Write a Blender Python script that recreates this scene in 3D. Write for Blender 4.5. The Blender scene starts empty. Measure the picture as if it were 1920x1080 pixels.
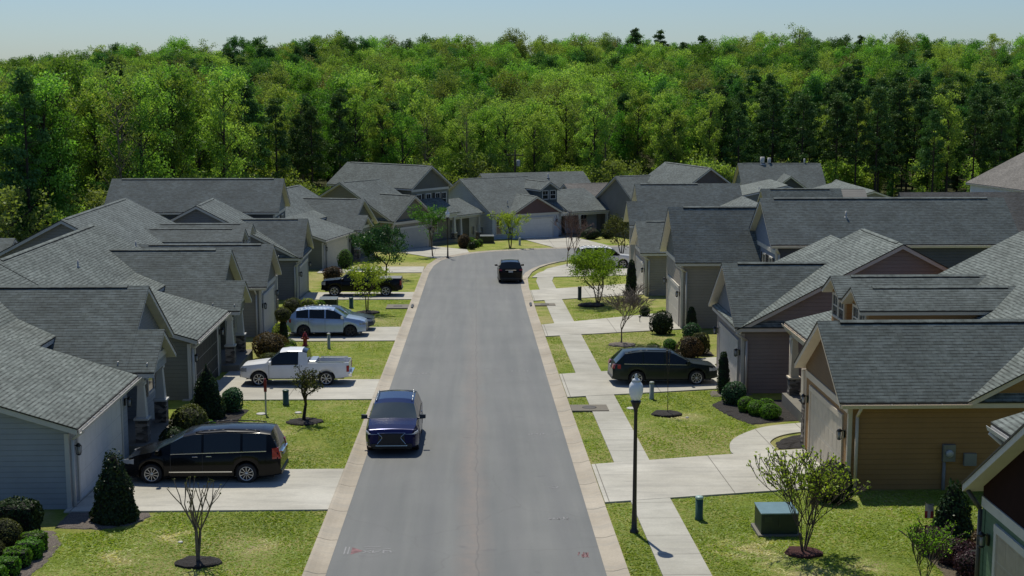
import bpy, math, random
import numpy as np
from mathutils import Vector, Matrix
# ------------------------------------------------------------------ camera, world, sun
sc = bpy.context.scene
COL = sc.collection
K = 0.0421                      # the street falls away from the camera at about 2.4 degrees
cam = bpy.data.cameras.new("camera"); cam_o = bpy.data.objects.new("camera", cam); COL.objects.link(cam_o)
cam.sensor_width = 36.0; cam.lens = 48.75; cam.clip_end = 3000; cam.clip_start = 0.5
cam_o.location = (0, 0, 11.25)
PITCH = math.atan(390 / 2600); YAW = math.radians(1.513)
cam_o.rotation_euler = (math.pi / 2 - PITCH, 0, -YAW)
sc.camera = cam_o
SUN = Vector((-0.58, 2.33, 4.05)).normalized()
sun_el = math.asin(SUN.z); sun_az = math.atan2(SUN.x, SUN.y)
w = bpy.data.worlds.new("World"); sc.world = w; w.use_nodes = True
nt = w.node_tree; bg = nt.nodes["Background"]; sky = nt.nodes.new("ShaderNodeTexSky")
sky.sky_type = 'NISHITA'; sky.sun_disc = False; sky.sun_elevation = sun_el; sky.sun_rotation = sun_az
sky.air_density = 1.0; sky.dust_density = 0.6; sky.ozone_density = 1.0; sky.altitude = 200
tn = nt.nodes.new('ShaderNodeMix'); tn.data_type = 'RGBA'; tn.blend_type = 'MULTIPLY'; tn.inputs[0].default_value = 1; tn.inputs[7].default_value = (.77, .94, 1.19, 1); nt.links.new(sky.outputs[0], tn.inputs[6]); nt.links.new(tn.outputs[2], bg.inputs[0]); bg.inputs[1].default_value = 0.088
sl = bpy.data.lights.new("sun", 'SUN'); sl.energy = 5.0; sl.angle = math.radians(0.53); sl.color = (1.0, 0.945, 0.81)
so = bpy.data.objects.new("sun", sl); COL.objects.link(so); so.rotation_euler = SUN.to_track_quat('Z', 'Y').to_euler(); so.location = (0, 0, 60)
vs = sc.view_settings; vs.view_transform = 'Standard'; vs.look = 'None'; vs.exposure = -0.27; vs.gamma = 1; vs.use_curve_mapping = False
sc.cycles.max_bounces = 6; sc.cycles.transparent_max_bounces = 6
R = random.Random(7)
# ------------------------------------------------------------------ materials
def srgb(h):
    h = h.lstrip('#'); c = [int(h[i:i + 2], 16) / 255 for i in (0, 2, 4)]
    return tuple(x / 12.92 if x < .04045 else ((x + .055) / 1.055) ** 2.4 for x in c) + (1,)
def mat(name):
    m = bpy.data.materials.new(name); m.use_nodes = True
    return m, m.node_tree, m.node_tree.nodes["Principled BSDF"]
def N(nt, t, **kw):
    n = nt.nodes.new(t)
    for k, v in kw.items():
        if k.startswith('i_'):
            key = k[2:]; key = int(key) if key.isdigit() else key.replace('_', ' ')
            n.inputs[key].default_value = v
        else: setattr(n, k, v)
    return n
def c4(c): return tuple(c) + (1,) if len(c) == 3 else c
def ramp(nt, src, stops):
    r = nt.nodes.new('ShaderNodeValToRGB'); e = r.color_ramp.elements
    e[0].position, e[0].color = stops[0][0], c4(stops[0][1]); e[1].position, e[1].color = stops[1][0], c4(stops[1][1])
    for p, c in stops[2:]:
        x = e.new(p); x.color = c4(c)
    nt.links.new(src, r.inputs[0]); return r.outputs[0]
def mix(nt, a, b, f, mode='MIX'):
    m = nt.nodes.new('ShaderNodeMix'); m.data_type = 'RGBA'; m.blend_type = mode
    for i, v in ((0, f), (6, a), (7, b)):
        if hasattr(v, 'is_output'): nt.links.new(v, m.inputs[i])
        else: m.inputs[i].default_value = v if i == 0 else c4(v)
    return m.outputs[2]
def noise(nt, scale, detail=4, coord='Object', rough=.55, vec=None):
    n = nt.nodes.new('ShaderNodeTexNoise'); n.inputs['Scale'].default_value = scale; n.inputs['Detail'].default_value = detail
    n.inputs['Roughness'].default_value = rough
    if vec is None:
        tc = nt.nodes.new('ShaderNodeTexCoord'); vec = tc.outputs[coord]
    nt.links.new(vec, n.inputs['Vector']); return n.outputs['Fac']
def math_(nt, op, a, b=None, c=None):
    m = nt.nodes.new('ShaderNodeMath'); m.operation = op
    for i, v in enumerate((a, b, c)):
        if v is None: continue
        if hasattr(v, 'is_output'): nt.links.new(v, m.inputs[i])
        else: m.inputs[i].default_value = v
    return m.outputs[0]
def bump(nt, bs, h, strength=.3, dist=.02):
    b = nt.nodes.new('ShaderNodeBump'); b.inputs['Strength'].default_value = strength; b.inputs['Distance'].default_value = dist
    nt.links.new(h, b.inputs['Height']); nt.links.new(b.outputs[0], bs.inputs['Normal'])
_mc = {}
def plain(col, rough=.6, metal=0, var=.12, coat=0, spec=.5, scale=3.0):
    key = ('p', tuple(col), rough, metal, var, coat, spec)
    if key in _mc: return _mc[key]
    m, nt, bs = mat('paint_or_plain')
    f = noise(nt, scale, 5)
    a = tuple(min(1, x * (1 - var)) for x in col[:3]); b = tuple(min(1, x * (1 + var)) for x in col[:3])
    nt.links.new(ramp(nt, f, [(.3, a), (.7, b)]), bs.inputs['Base Color'])
    bs.inputs['Roughness'].default_value = rough; bs.inputs['Metallic'].default_value = metal
    bs.inputs['Coat Weight'].default_value = coat; bs.inputs['Coat Roughness'].default_value = .04
    bs.inputs['Specular IOR Level'].default_value = spec
    _mc[key] = m; return m
def siding(col, lap=.17, var=.08):
    key = ('s', tuple(col), lap)
    if key in _mc: return _mc[key]
    m, nt, bs = mat('lap_siding'); tc = nt.nodes.new('ShaderNodeTexCoord')
    sep = nt.nodes.new('ShaderNodeSeparateXYZ'); nt.links.new(tc.outputs['Object'], sep.inputs[0])
    fr = math_(nt, 'FRACT', math_(nt, 'MULTIPLY', sep.outputs[2], 1 / lap))
    line = math_(nt, 'GREATER_THAN', fr, .87)
    big = noise(nt, .7, 4); fine = noise(nt, 9, 3)
    dark = tuple(x * (1 - var * 1.8) for x in col[:3]); lite = tuple(min(1, x * (1 + var)) for x in col[:3])
    base = ramp(nt, big, [(.3, dark), (.7, lite)])
    base = mix(nt, base, (.5, .47, .43), math_(nt, 'MULTIPLY', fine, .06))
    base = mix(nt, base, tuple(x * .52 for x in col[:3]), math_(nt, 'MULTIPLY', line, .42))  # shadow under each lap painted in as a darker line
    nt.links.new(base, bs.inputs['Base Color']); bs.inputs['Roughness'].default_value = .62
    bump(nt, bs, math_(nt, 'SUBTRACT', 1, fr), .8, .02)
    _mc[key] = m; return m
def shingle(c1, c2, name='asphalt_shingle'):
    m, nt, bs = mat(name); uv = nt.nodes.new('ShaderNodeUVMap')
    br = nt.nodes.new('ShaderNodeTexBrick'); nt.links.new(uv.outputs[0], br.inputs['Vector'])
    br.inputs['Scale'].default_value = 1; br.inputs['Brick Width'].default_value = .31; br.inputs['Row Height'].default_value = .145
    br.inputs['Mortar Size'].default_value = .011; br.inputs['Mortar Smooth'].default_value = .3; br.inputs['Bias'].default_value = 0
    br.offset = .41
    br.inputs['Color1'].default_value = c4(c1); br.inputs['Color2'].default_value = c4(c2); br.inputs['Mortar'].default_value = c4([x * .42 for x in c1])
    sep = nt.nodes.new('ShaderNodeSeparateXYZ'); nt.links.new(uv.outputs[0], sep.inputs[0])
    fr = math_(nt, 'FRACT', math_(nt, 'DIVIDE', sep.outputs[1], .145))
    big = noise(nt, .55, 5); mid = noise(nt, 5, 3)
    # long wavy tabs: stretch noise along the courses
    row = math_(nt, 'FLOOR', math_(nt, 'DIVIDE', sep.outputs[1], .145))
    def rowvec(su, off):
        cv = nt.nodes.new('ShaderNodeCombineXYZ'); nt.links.new(math_(nt, 'ADD', math_(nt, 'MULTIPLY', sep.outputs[0], su), off), cv.inputs[0]); nt.links.new(math_(nt, 'MULTIPLY', row, 7.31), cv.inputs[1]); return cv.outputs[0]
    lam = noise(nt, 1.0, 1, vec=rowvec(2.6, 0))
    col = mix(nt, br.outputs[0], ramp(nt, lam, [(.38, tuple(x * .72 for x in c1)), (.62, tuple(x * 1.25 for x in c2))]), .5)
    dash = ramp(nt, noise(nt, 1.0, 1, vec=rowvec(3.1, 19.7)), [(.40, (.35, .35, .35)), (.58, (1, 1, 1))])
    col = mix(nt, col, tuple(x * .22 for x in c1), math_(nt, 'MULTIPLY', math_(nt, 'LESS_THAN', fr, .34), math_(nt, 'MULTIPLY', dash, .8)))  # butt-edge shadow of each course painted in as patchy dark dashes
    col = mix(nt, col, ramp(nt, big, [(.3, (.62, .62, .62)), (.7, (1.2, 1.2, 1.2))]), .6, 'MULTIPLY')
    col = mix(nt, col, ramp(nt, mid, [(.2, (.8, .8, .8)), (.8, (1.18, 1.16, 1.12))]), .8, 'MULTIPLY')
    nt.links.new(col, bs.inputs['Base Color']); bs.inputs['Roughness'].default_value = .82
    bs.inputs['Specular IOR Level'].default_value = .35
    h = math_(nt, 'ADD', math_(nt, 'MULTIPLY', fr, math_(nt, 'ADD', .35, math_(nt, 'MULTIPLY', lam, .9))), math_(nt, 'MULTIPLY', lam, .3))
    bump(nt, bs, h, 1.0, .035); return m
def leaf_mat(name, col, col2, trans=.45, tint=False, rough=.5, fixed=False):
    m, nt, bs = mat(name); nt.nodes.remove(bs); out = nt.nodes['Material Output']
    at = nt.nodes.new('ShaderNodeAttribute'); at.attribute_name = 'tone'
    oi = nt.nodes.new('ShaderNodeObjectInfo')
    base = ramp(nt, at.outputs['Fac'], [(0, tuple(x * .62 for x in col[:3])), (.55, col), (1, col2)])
    if tint:
        a2 = nt.nodes.new('ShaderNodeAttribute'); a2.attribute_name = 'tint'
        base = mix(nt, a2.outputs['Color'], ramp(nt, at.outputs['Fac'], [(0, (.55, .55, .55)), (1, (1.35, 1.35, 1.2))]), 1.0, 'MULTIPLY')
    elif not fixed:
        hs = nt.nodes.new('ShaderNodeHueSaturation')
        nt.links.new(math_(nt, 'ADD', math_(nt, 'MULTIPLY', oi.outputs['Random'], .03), .490), hs.inputs['Hue'])
        nt.links.new(math_(nt, 'ADD', math_(nt, 'MULTIPLY', oi.outputs['Random'], .5), .75), hs.inputs['Value'])
        hs.inputs['Saturation'].default_value = 1.0
        nt.links.new(base, hs.inputs['Color']); base = hs.outputs[0]
    d = nt.nodes.new('ShaderNodeBsdfDiffuse'); t = nt.nodes.new('ShaderNodeBsdfTranslucent'); g = nt.nodes.new('ShaderNodeBsdfGlossy')
    nt.links.new(base, d.inputs[0])
    nt.links.new(mix(nt, base, (1.25, 1.3, .55), 1, 'MULTIPLY'), t.inputs[0])
    g.inputs['Roughness'].default_value = rough; g.inputs[0].default_value = (.9, .95, .9, 1)
    s1 = nt.nodes.new('ShaderNodeMixShader'); s1.inputs[0].default_value = trans
    nt.links.new(d.outputs[0], s1.inputs[1]); nt.links.new(t.outputs[0], s1.inputs[2])
    s2 = nt.nodes.new('ShaderNodeMixShader'); s2.inputs[0].default_value = .015
    nt.links.new(s1.outputs[0], s2.inputs[1]); nt.links.new(g.outputs[0], s2.inputs[2])
    nt.links.new(s2.outputs[0], out.inputs[0]); return m
SH = shingle((.118, .145, .137), (.195, .224, .214))
SH2 = shingle((.120, .147, .145), (.178, .206, .204), 'asphalt_shingle_grey')
SH3 = shingle((.175, .165, .152), (.225, .212, .198), 'asphalt_shingle_brown')
WHITE = plain((.48, .475, .455), .5, var=.06); CREAM = plain((.52, .49, .43), .55, var=.07); TRIMGREY = plain((.40, .40, .385), .55, var=.07)
DARK = plain((.012, .013, .015), .5, var=.2); BLACKMETAL = plain((.012, .012, .013), .35, 0, .15)
RIDGE = plain((.010, .011, .012), .95, var=.2, spec=.1)
RUBBER = plain((.014, .014, .015), .8, var=.25); SILVER = plain((.55, .56, .57), .28, .85, .08); CHROME = plain((.7, .7, .7), .12, 1, .04)
BARK = plain((.075, .058, .045), .9, var=.4, scale=14); BARKL = plain((.16, .13, .10), .9, var=.35, scale=12); BARKD = plain((.035, .028, .022), .9, var=.4, scale=8)
STONE, _n, _b = mat('ledge_stone')
_v = _n.nodes.new('ShaderNodeTexVoronoi'); _v.inputs['Scale'].default_value = 1; _mp = _n.nodes.new('ShaderNodeMapping'); _mp.inputs['Scale'].default_value = (4, 4, 10)
_tc = _n.nodes.new('ShaderNodeTexCoord'); _n.links.new(_tc.outputs['Object'], _mp.inputs[0]); _n.links.new(_mp.outputs[0], _v.inputs['Vector'])
_n.links.new(ramp(_n, _v.outputs['Color'], [(.2, (.05, .045, .04)), (.5, (.14, .12, .10)), (.85, (.26, .23, .2))]), _b.inputs['Base Color']); _b.inputs['Roughness'].default_value = .85
bump(_n, _b, _v.outputs['Distance'], .8, .04)
GLASS, _n, _b = mat('window_glass')
_b.inputs['Base Color'].default_value = (.012, .016, .02, 1); _b.inputs['Roughness'].default_value = .06; _b.inputs['Specular IOR Level'].default_value = .8
CARGLASS, _n, _b = mat('car_glass')
_b.inputs['Base Color'].default_value = (.006, .008, .010, 1); _b.inputs['Roughness'].default_value = .05; _b.inputs['Specular IOR Level'].default_value = .45
SCREEN, _n, _b = mat('windscreen_glass')
_b.inputs['Base Color'].default_value = (.022, .040, .048, 1); _b.inputs['Roughness'].default_value = .16; _b.inputs['Specular IOR Level'].default_value = 1.0; _b.inputs['Coat Weight'].default_value = .5
GLOBE, _n, _b = mat('frosted_globe')
_b.inputs['Base Color'].default_value = (.78, .8, .82, 1); _b.inputs['Roughness'].default_value = .25; _b.inputs['Subsurface Weight'].default_value = .4; _b.inputs['Subsurface Radius'].default_value = (.1, .1, .1)
def mulch_mat(name, a, b):
    m, nt, bs = mat(name); f = noise(nt, 26, 6, rough=.8); nt.links.new(ramp(nt, f, [(.35, a), (.62, b)]), bs.inputs['Base Color'])
    bs.inputs['Roughness'].default_value = .95; bump(nt, bs, f, 1, .06); return m
MULCH = mulch_mat('dark_mulch', (.008, .007, .006), (.045, .038, .034)); MULCHR = mulch_mat('red_mulch', (.02, .006, .005), (.10, .028, .022))
MULCHP = mulch_mat('pale_mulch', (.05, .042, .035), (.26, .22, .19))
WORN = [(7.4, 36.4, 1.7), (8.6, 34.0, 1.6), (10.4, 34.8, .8), (-8.6, 38.2, 1.3), (-6.2, 37.2, 1.0), (-9.6, 36.2, 1.0), (-7.4, 34.2, .9), (-6.2, 85.5, 1.8), (8.6, 54.8, 1.2), (-7.6, 52.4, .9), (-6.9, 70.0, .7)]
def grass_mat():
    m, nt, bs = mat('lawn_grass'); tc = nt.nodes.new('ShaderNodeTexCoord'); geo = nt.nodes.new('ShaderNodeNewGeometry')
    P = geo.outputs['Position']
    big = noise(nt, .11, 5, vec=P, rough=.6); mid = noise(nt, .9, 6, vec=P, rough=.65); fine = noise(nt, 9, 6, vec=P, rough=.8); vf = noise(nt, 45, 3, vec=P, rough=.8)
    g1 = (.165, .235, .030); g2 = (.320, .345, .065); straw = (.42, .36, .17); dk = (.085, .125, .014)
    c = ramp(nt, mid, [(.34, g1), (.62, g2)])
    dry = math_(nt, 'ADD', math_(nt, 'MULTIPLY', big, .65), math_(nt, 'MULTIPLY', mid, .35))
    c = mix(nt, c, straw, ramp(nt, dry, [(.47, (0, 0, 0)), (.60, (.8, .8, .8))]))
    c = mix(nt, c, dk, ramp(nt, fine, [(.28, (.7, .7, .7)), (.5, (0, 0, 0))]))
    c = mix(nt, c, straw, ramp(nt, vf, [(.6, (0, 0, 0)), (.8, (.3, .3, .3))]))
    for (bx_, by_, br_) in WORN:      # dry worn patches at fixed places on the lawns
        sub = nt.nodes.new('ShaderNodeVectorMath'); sub.operation = 'DISTANCE'; nt.links.new(P, sub.inputs[0]); sub.inputs[1].default_value = (bx_, by_, -K * by_)
        w_ = math_(nt, 'SUBTRACT', 1.15, math_(nt, 'DIVIDE', sub.outputs['Value'], br_)); w_ = math_(nt, 'MINIMUM', math_(nt, 'MAXIMUM', w_, 0), 1)
        c = mix(nt, c, (.40, .34, .19), math_(nt, 'MULTIPLY', w_, ramp(nt, noise(nt, 2.2, 5, vec=P, rough=.7), [(.35, (.1, .1, .1)), (.6, (.9, .9, .9))])))
    # woodland floor beyond the lots
    sep = nt.nodes.new('ShaderNodeSeparateXYZ'); nt.links.new(P, sep.inputs[0])
    far = math_(nt, 'MULTIPLY', math_(nt, 'SUBTRACT', sep.outputs[1], 182), .1); far = math_(nt, 'MINIMUM', math_(nt, 'MAXIMUM', far, 0), 1)
    lft = math_(nt, 'MULTIPLY', math_(nt, 'SUBTRACT', -31, sep.outputs[0]), .3); lft = math_(nt, 'MINIMUM', math_(nt, 'MAXIMUM', lft, 0), 1)
    c = mix(nt, c, ramp(nt, mid, [(.3, (.03, .035, .012)), (.7, (.075, .08, .025))]), math_(nt, 'MAXIMUM', far, lft))
    nt.links.new(c, bs.inputs['Base Color']); bs.inputs['Roughness'].default_value = .9; bs.inputs['Specular IOR Level'].default_value = .15
    h = math_(nt, 'ADD', math_(nt, 'MULTIPLY', fine, 1.0), math_(nt, 'MULTIPLY', vf, .5)); bump(nt, bs, h, .9, .09); return m
GRASS = grass_mat()
def asphalt_mat():
    m, nt, bs = mat('road_asphalt'); geo = nt.nodes.new('ShaderNodeNewGeometry'); P = geo.outputs['Position']
    big = noise(nt, .25, 5, vec=P); fine = noise(nt, 30, 4, vec=P, rough=.8); vf = noise(nt, 95, 2, vec=P)
    mp = nt.nodes.new('ShaderNodeMapping'); mp.inputs['Scale'].default_value = (1.6, .05, 1); nt.links.new(P, mp.inputs[0]); st = noise(nt, 1, 4, vec=mp.outputs[0])
    c = ramp(nt, big, [(.3, (.122, .130, .128)), (.7, (.154, .161, .158))])
    c = mix(nt, c, ramp(nt, st, [(.35, (.80, .81, .83)), (.65, (1.14, 1.12, 1.1))]), .8, 'MULTIPLY')
    sep = nt.nodes.new('ShaderNodeSeparateXYZ'); nt.links.new(P, sep.inputs[0])
    wob = math_(nt, 'MULTIPLY', math_(nt, 'SUBTRACT', noise(nt, .3, 3, vec=P), .5), .8)
    dx = math_(nt, 'ABSOLUTE', math_(nt, 'ADD', math_(nt, 'ADD', sep.outputs[0], .12), wob))
    seam = math_(nt, 'SUBTRACT', 1, math_(nt, 'MINIMUM', math_(nt, 'MULTIPLY', dx, 1.7), 1))
    nearf = math_(nt, 'MINIMUM', math_(nt, 'MAXIMUM', math_(nt, 'MULTIPLY', math_(nt, 'SUBTRACT', 95, sep.outputs[1]), .02), 0), 1)
    c = mix(nt, c, (.215, .175, .150), math_(nt, 'MULTIPLY', math_(nt, 'MULTIPLY', seam, nearf), math_(nt, 'MULTIPLY', noise(nt, 2.5, 5, vec=P, rough=.7), 1.15)))
    for cx_ in (-2.9, -1.35, 1.05, 2.55):     # worn, slightly darker wheel tracks
        tr = math_(nt, 'SUBTRACT', 1, math_(nt, 'MINIMUM', math_(nt, 'MULTIPLY', math_(nt, 'ABSOLUTE', math_(nt, 'ADD', math_(nt, 'ADD', sep.outputs[0], -cx_), wob)), 2.2), 1))
        c = mix(nt, c, (.112, .116, .122), math_(nt, 'MULTIPLY', math_(nt, 'MULTIPLY', tr, st), .62))
    spots_ = noise(nt, 1.1, 3, vec=P, rough=.4); c = mix(nt, c, (.085, .085, .09), ramp(nt, spots_, [(.70, (0, 0, 0)), (.76, (.5, .5, .5))]))
    vor = nt.nodes.new('ShaderNodeTexVoronoi'); vor.feature = 'DISTANCE_TO_EDGE'; vor.inputs['Scale'].default_value = .13; nt.links.new(P, vor.inputs['Vector'])
    wv = nt.nodes.new('ShaderNodeVectorMath'); wv.operation = 'ADD'; nn_ = nt.nodes.new('ShaderNodeTexNoise'); nn_.inputs['Scale'].default_value = .8; nt.links.new(P, nn_.inputs['Vector']); nt.links.new(P, wv.inputs[0]); nt.links.new(nn_.outputs['Color'], wv.inputs[1]); nt.links.new(wv.outputs[0], vor.inputs['Vector'])
    c = mix(nt, c, (.09, .088, .085), math_(nt, 'MULTIPLY', math_(nt, 'LESS_THAN', vor.outputs['Distance'], .0028), .3))
    dx2 = math_(nt, 'ABSOLUTE', math_(nt, 'ADD', math_(nt, 'ADD', sep.outputs[0], -.02), math_(nt, 'MULTIPLY', math_(nt, 'SUBTRACT', noise(nt, .8, 4, vec=P), .5), .35)))
    c = mix(nt, c, (.10, .095, .09), math_(nt, 'MULTIPLY', math_(nt, 'LESS_THAN', dx2, .02), .6))
    c = mix(nt, c, (.45, .43, .4), ramp(nt, fine, [(.70, (0, 0, 0)), (.78, (.75, .75, .75))]))
    c = mix(nt, c, (.07, .07, .072), ramp(nt, vf, [(.3, (.6, .6, .6)), (.5, (0, 0, 0))]))
    nt.links.new(c, bs.inputs['Base Color']); bs.inputs['Roughness'].default_value = .72; bump(nt, bs, vf, .4, .01); return m
ASPH = asphalt_mat()
def concrete_mat(name, c1, c2, ju=1.5, jv=0, jw=.012):
    m, nt, bs = mat(name); geo = nt.nodes.new('ShaderNodeNewGeometry'); P = geo.outputs['Position']; uv = nt.nodes.new('ShaderNodeUVMap')
    big = noise(nt, .5, 6, vec=P, rough=.65); fine = noise(nt, 14, 5, vec=P, rough=.75)
    mp = nt.nodes.new('ShaderNodeMapping'); mp.inputs['Scale'].default_value = (.5, 2.5, 1); nt.links.new(P, mp.inputs[0]); st = noise(nt, 1, 5, vec=mp.outputs[0], rough=.7)
    c = ramp(nt, big, [(.28, c1), (.7, c2)])
    c = mix(nt, c, ramp(nt, fine, [(.3, (.86, .86, .86)), (.7, (1.08, 1.08, 1.08))]), .8, 'MULTIPLY')
    c = mix(nt, c, (.30, .29, .265), ramp(nt, st, [(.48, (0, 0, 0)), (.70, (.65, .65, .65))])); bl_ = noise(nt, .22, 3, vec=P); c = mix(nt, c, ramp(nt, bl_, [(.35, (.84, .83, .80)), (.65, (1.05, 1.05, 1.04))]), .9, 'MULTIPLY')
    sep = nt.nodes.new('ShaderNodeSeparateXYZ'); nt.links.new(uv.outputs[0], sep.inputs[0])
    for o, j in ((0, ju), (1, jv)):
        if j:
            f = math_(nt, 'FRACT', math_(nt, 'DIVIDE', sep.outputs[o], j))
            c = mix(nt, c, (.13, .12, .10), math_(nt, 'MULTIPLY', math_(nt, 'LESS_THAN', f, jw / j * 2.4), .8))
    nt.links.new(c, bs.inputs['Base Color']); bs.inputs['Roughness'].default_value = .85; bs.inputs['Specular IOR Level'].default_value = .25; bump(nt, bs, fine, .25, .01); return m
CONC = concrete_mat('sidewalk_concrete', (.38, .370, .325), (.50, .487, .435), 1.8, 0, .014)
DRIVE = concrete_mat('driveway_concrete', (.40, .385, .34), (.53, .512, .455), 4.1, 0, .014)
CURB = concrete_mat('curb_concrete', (.36, .315, .255), (.47, .42, .345), 3.05, 0, .022)
# ------------------------------------------------------------------ object helpers
def setp(o, label=None, cat=None, group=None, kind=None):
    if label: o['label'] = label
    if cat: o['category'] = cat
    if group: o['group'] = group
    if kind: o['kind'] = kind
    return o
def empty(name, loc, label=None, cat=None, group=None, rz=0):
    o = bpy.data.objects.new(name, None); COL.objects.link(o); o.empty_display_size = .2
    o.location = loc; o.rotation_euler = (0, 0, rz); return setp(o, label, cat, group)
def link(name, me, parent=None):
    o = bpy.data.objects.new(name, me); COL.objects.link(o)
    if parent is not None: o.parent = parent
    return o
class MB:
    """collects polygons, then links them as one mesh object"""
    def __init__(s): s.v = []; s.f = []; s.m = []; s.uv = []; s.sm = []
    def poly(s, pts, m=0, uv=None, smooth=False):
        b = len(s.v); s.v += [tuple(p) for p in pts]; s.f.append(tuple(range(b, b + len(pts)))); s.m.append(m); s.uv.append(uv); s.sm.append(smooth)
    def raw(s, vs_, fs, m=0, smooth=False):
        b = len(s.v); s.v += [tuple(p) for p in vs_]
        for f in fs: s.f.append(tuple(b + i for i in f)); s.m.append(m); s.uv.append(None); s.sm.append(smooth)
    def hexa(s, p, m=0):      # p: 8 points, 0-3 bottom ring, 4-7 top ring
        s.raw(p, [(3, 2, 1, 0), (4, 5, 6, 7), (0, 1, 5, 4), (1, 2, 6, 5), (2, 3, 7, 6), (3, 0, 4, 7)], m)
    def box(s, x0, x1, y0, y1, z0, z1, m=0):
        s.hexa([(x0, y0, z0), (x1, y0, z0), (x1, y1, z0), (x0, y1, z0), (x0, y0, z1), (x1, y0, z1), (x1, y1, z1), (x0, y1, z1)], m)
    def tube(s, p0, p1, r0, r1=None, n=8, m=0, caps=True):
        r1 = r0 if r1 is None else r1
        p0 = Vector(p0); p1 = Vector(p1); d = (p1 - p0)
        if d.length < 1e-6: return
        d.normalize(); a = d.orthogonal().normalized(); b = d.cross(a)
        vv = []
        for (p, r) in ((p0, r0), (p1, r1)):
            for i in range(n):
                t = 2 * math.pi * i / n; vv.append(p + a * (r * math.cos(t)) + b * (r * math.sin(t)))
        fs = [(i, (i + 1) % n, n + (i + 1) % n, n + i) for i in range(n)]
        if caps: fs += [tuple(reversed(range(n))), tuple(range(n, 2 * n))]
        s.raw(vv, fs, m, n > 5)
    def lathe(s, prof, c=(0, 0, 0), n=16, m=0, axis='z'):
        vv = []
        for (r, z) in prof:
            for i in range(n):
                t = 2 * math.pi * i / n
                p = (r * math.cos(t), r * math.sin(t), z) if axis == 'z' else (r * math.cos(t), z, r * math.sin(t))
                vv.append((c[0] + p[0], c[1] + p[1], c[2] + p[2]))
        k = len(prof); fs = []
        for j in range(k - 1):
            for i in range(n): fs.append((j * n + i, j * n + (i + 1) % n, (j + 1) * n + (i + 1) % n, (j + 1) * n + i))
        fs += [tuple(reversed(range(n))), tuple(range((k - 1) * n, k * n))]
        s.raw(vv, fs, m, True)
    def build(s, name, mats, parent=None, xf=None, recalc=True, bevel=0):
        if not s.f: return None
        me = bpy.data.meshes.new(name)
        vv = [xf(p) for p in s.v] if xf else s.v
        me.from_pydata([tuple(p) for p in vv], [], s.f)
        if not isinstance(mats, (list, tuple)): mats = [mats]
        for q in mats: me.materials.append(q)
        me.polygons.foreach_set('material_index', s.m)
        me.polygons.foreach_set('use_smooth', s.sm)
        if any(u is not None for u in s.uv):
            ul = me.uv_layers.new(name='UVMap'); k = 0
            for f, u in zip(s.f, s.uv):
                for i in range(len(f)):
                    if u: ul.data[k].uv = u[i]
                    k += 1
        if recalc:
            import bmesh
            bm = bmesh.new(); bm.from_mesh(me); bmesh.ops.remove_doubles(bm, verts=bm.verts, dist=.0004); bmesh.ops.recalc_face_normals(bm, faces=bm.faces); bm.normal_update()
            if all(abs(f.normal.z) > .8 for f in bm.faces):
                dn = [f for f in bm.faces if f.normal.z < 0]
                if dn: bmesh.ops.reverse_faces(bm, faces=dn)
            bm.to_mesh(me); bm.free()
        o = link(name, me, parent)
        if bevel:
            md = o.modifiers.new('bevel', 'BEVEL'); md.width = bevel; md.segments = 2; md.limit_method = 'ANGLE'
        return o
def gz(x, y, h=0): return -K * y + h
def gp(x, y, h=0): return (x, y, -K * y + h)
def sstep(t): t = min(1, max(0, t)); return t * t * (3 - 2 * t)
def terrain(x, y):
    z = -K * y
    if y > 165:
        z = -K * 165 + .3 * 0; z += sstep((y - 215) / 215.) * (9.6 + 1.6 * math.sin(x * .012 + 1)) - sstep((y - 165) / 60) * .6
        z -= sstep((-x - 75) / 110.) * 8 * sstep((y - 215) / 150)
    return z
# ------------------------------------------------------------------ ground, road, pavements
def build_ground():
    xs = sorted(set([-900, -600, -400] + list(range(-300, 301, 20)) + [400, 600, 900])); ys = sorted(set(list(range(-60, 160, 55)) + [165] + list(range(175, 460, 15)) + [520, 650, 800, 1200, 1600]))
    v = [(x, y, terrain(x, y)) for y in ys for x in xs]; nx = len(xs)
    f = [(j * nx + i, j * nx + i + 1, (j + 1) * nx + i + 1, (j + 1) * nx + i) for j in range(len(ys) - 1) for i in range(nx - 1)]
    me = bpy.data.meshes.new('ground'); me.from_pydata(v, [], f); me.materials.append(GRASS)
    o = link('ground', me); setp(o, kind='structure')
build_ground()
def strip(name, left, right, h, m, kind='structure', u0=0):
    b = MB(); u = u0
    for i in range(len(left) - 1):
        l0, l1, r0, r1 = left[i], left[i + 1], right[i], right[i + 1]
        d = math.dist(l0, l1) * .5 + math.dist(r0, r1) * .5
        b.poly([gp(*l0, h), gp(*r0, h), gp(*r1, h), gp(*l1, h)], 0, [(u, 0), (u, 1), (u + d, 1), (u + d, 0)]); u += d
    o = b.build(name, m); setp(o, kind=kind); return o
LE = [(-3.92, -5), (-3.92, 30), (-3.92, 60), (-3.93, 90), (-3.95, 108), (-3.95, 116), (-3.75, 123), (-3.2, 128.5), (-2.1, 132.6), (-.4, 136.2), (2.0, 138.8), (5.0, 140.6), (9.0, 142.3), (14, 144.2), (20, 146.4), (34, 151), (60, 158)]
RE = [(3.36, -5), (3.36, 30), (3.36, 60), (3.37, 90), (3.45, 104), (3.62, 111), (4.2, 116.3), (5.0, 120.4), (6.0, 123.6), (7.2, 126.4), (8.8, 128.6), (11.0, 130.4), (14.2, 131.9), (18, 133.4), (23, 135), (36, 139), (62, 146)]
strip('road', LE, RE, .012, ASPH)
def offset(line, d):
    out = []
    for i, p in enumerate(line):
        a = line[max(0, i - 1)]; b = line[min(len(line) - 1, i + 1)]
        t = Vector((b[0] - a[0], b[1] - a[1])).normalized(); out.append((p[0] - t.y * d, p[1] + t.x * d))
    return out
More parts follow.
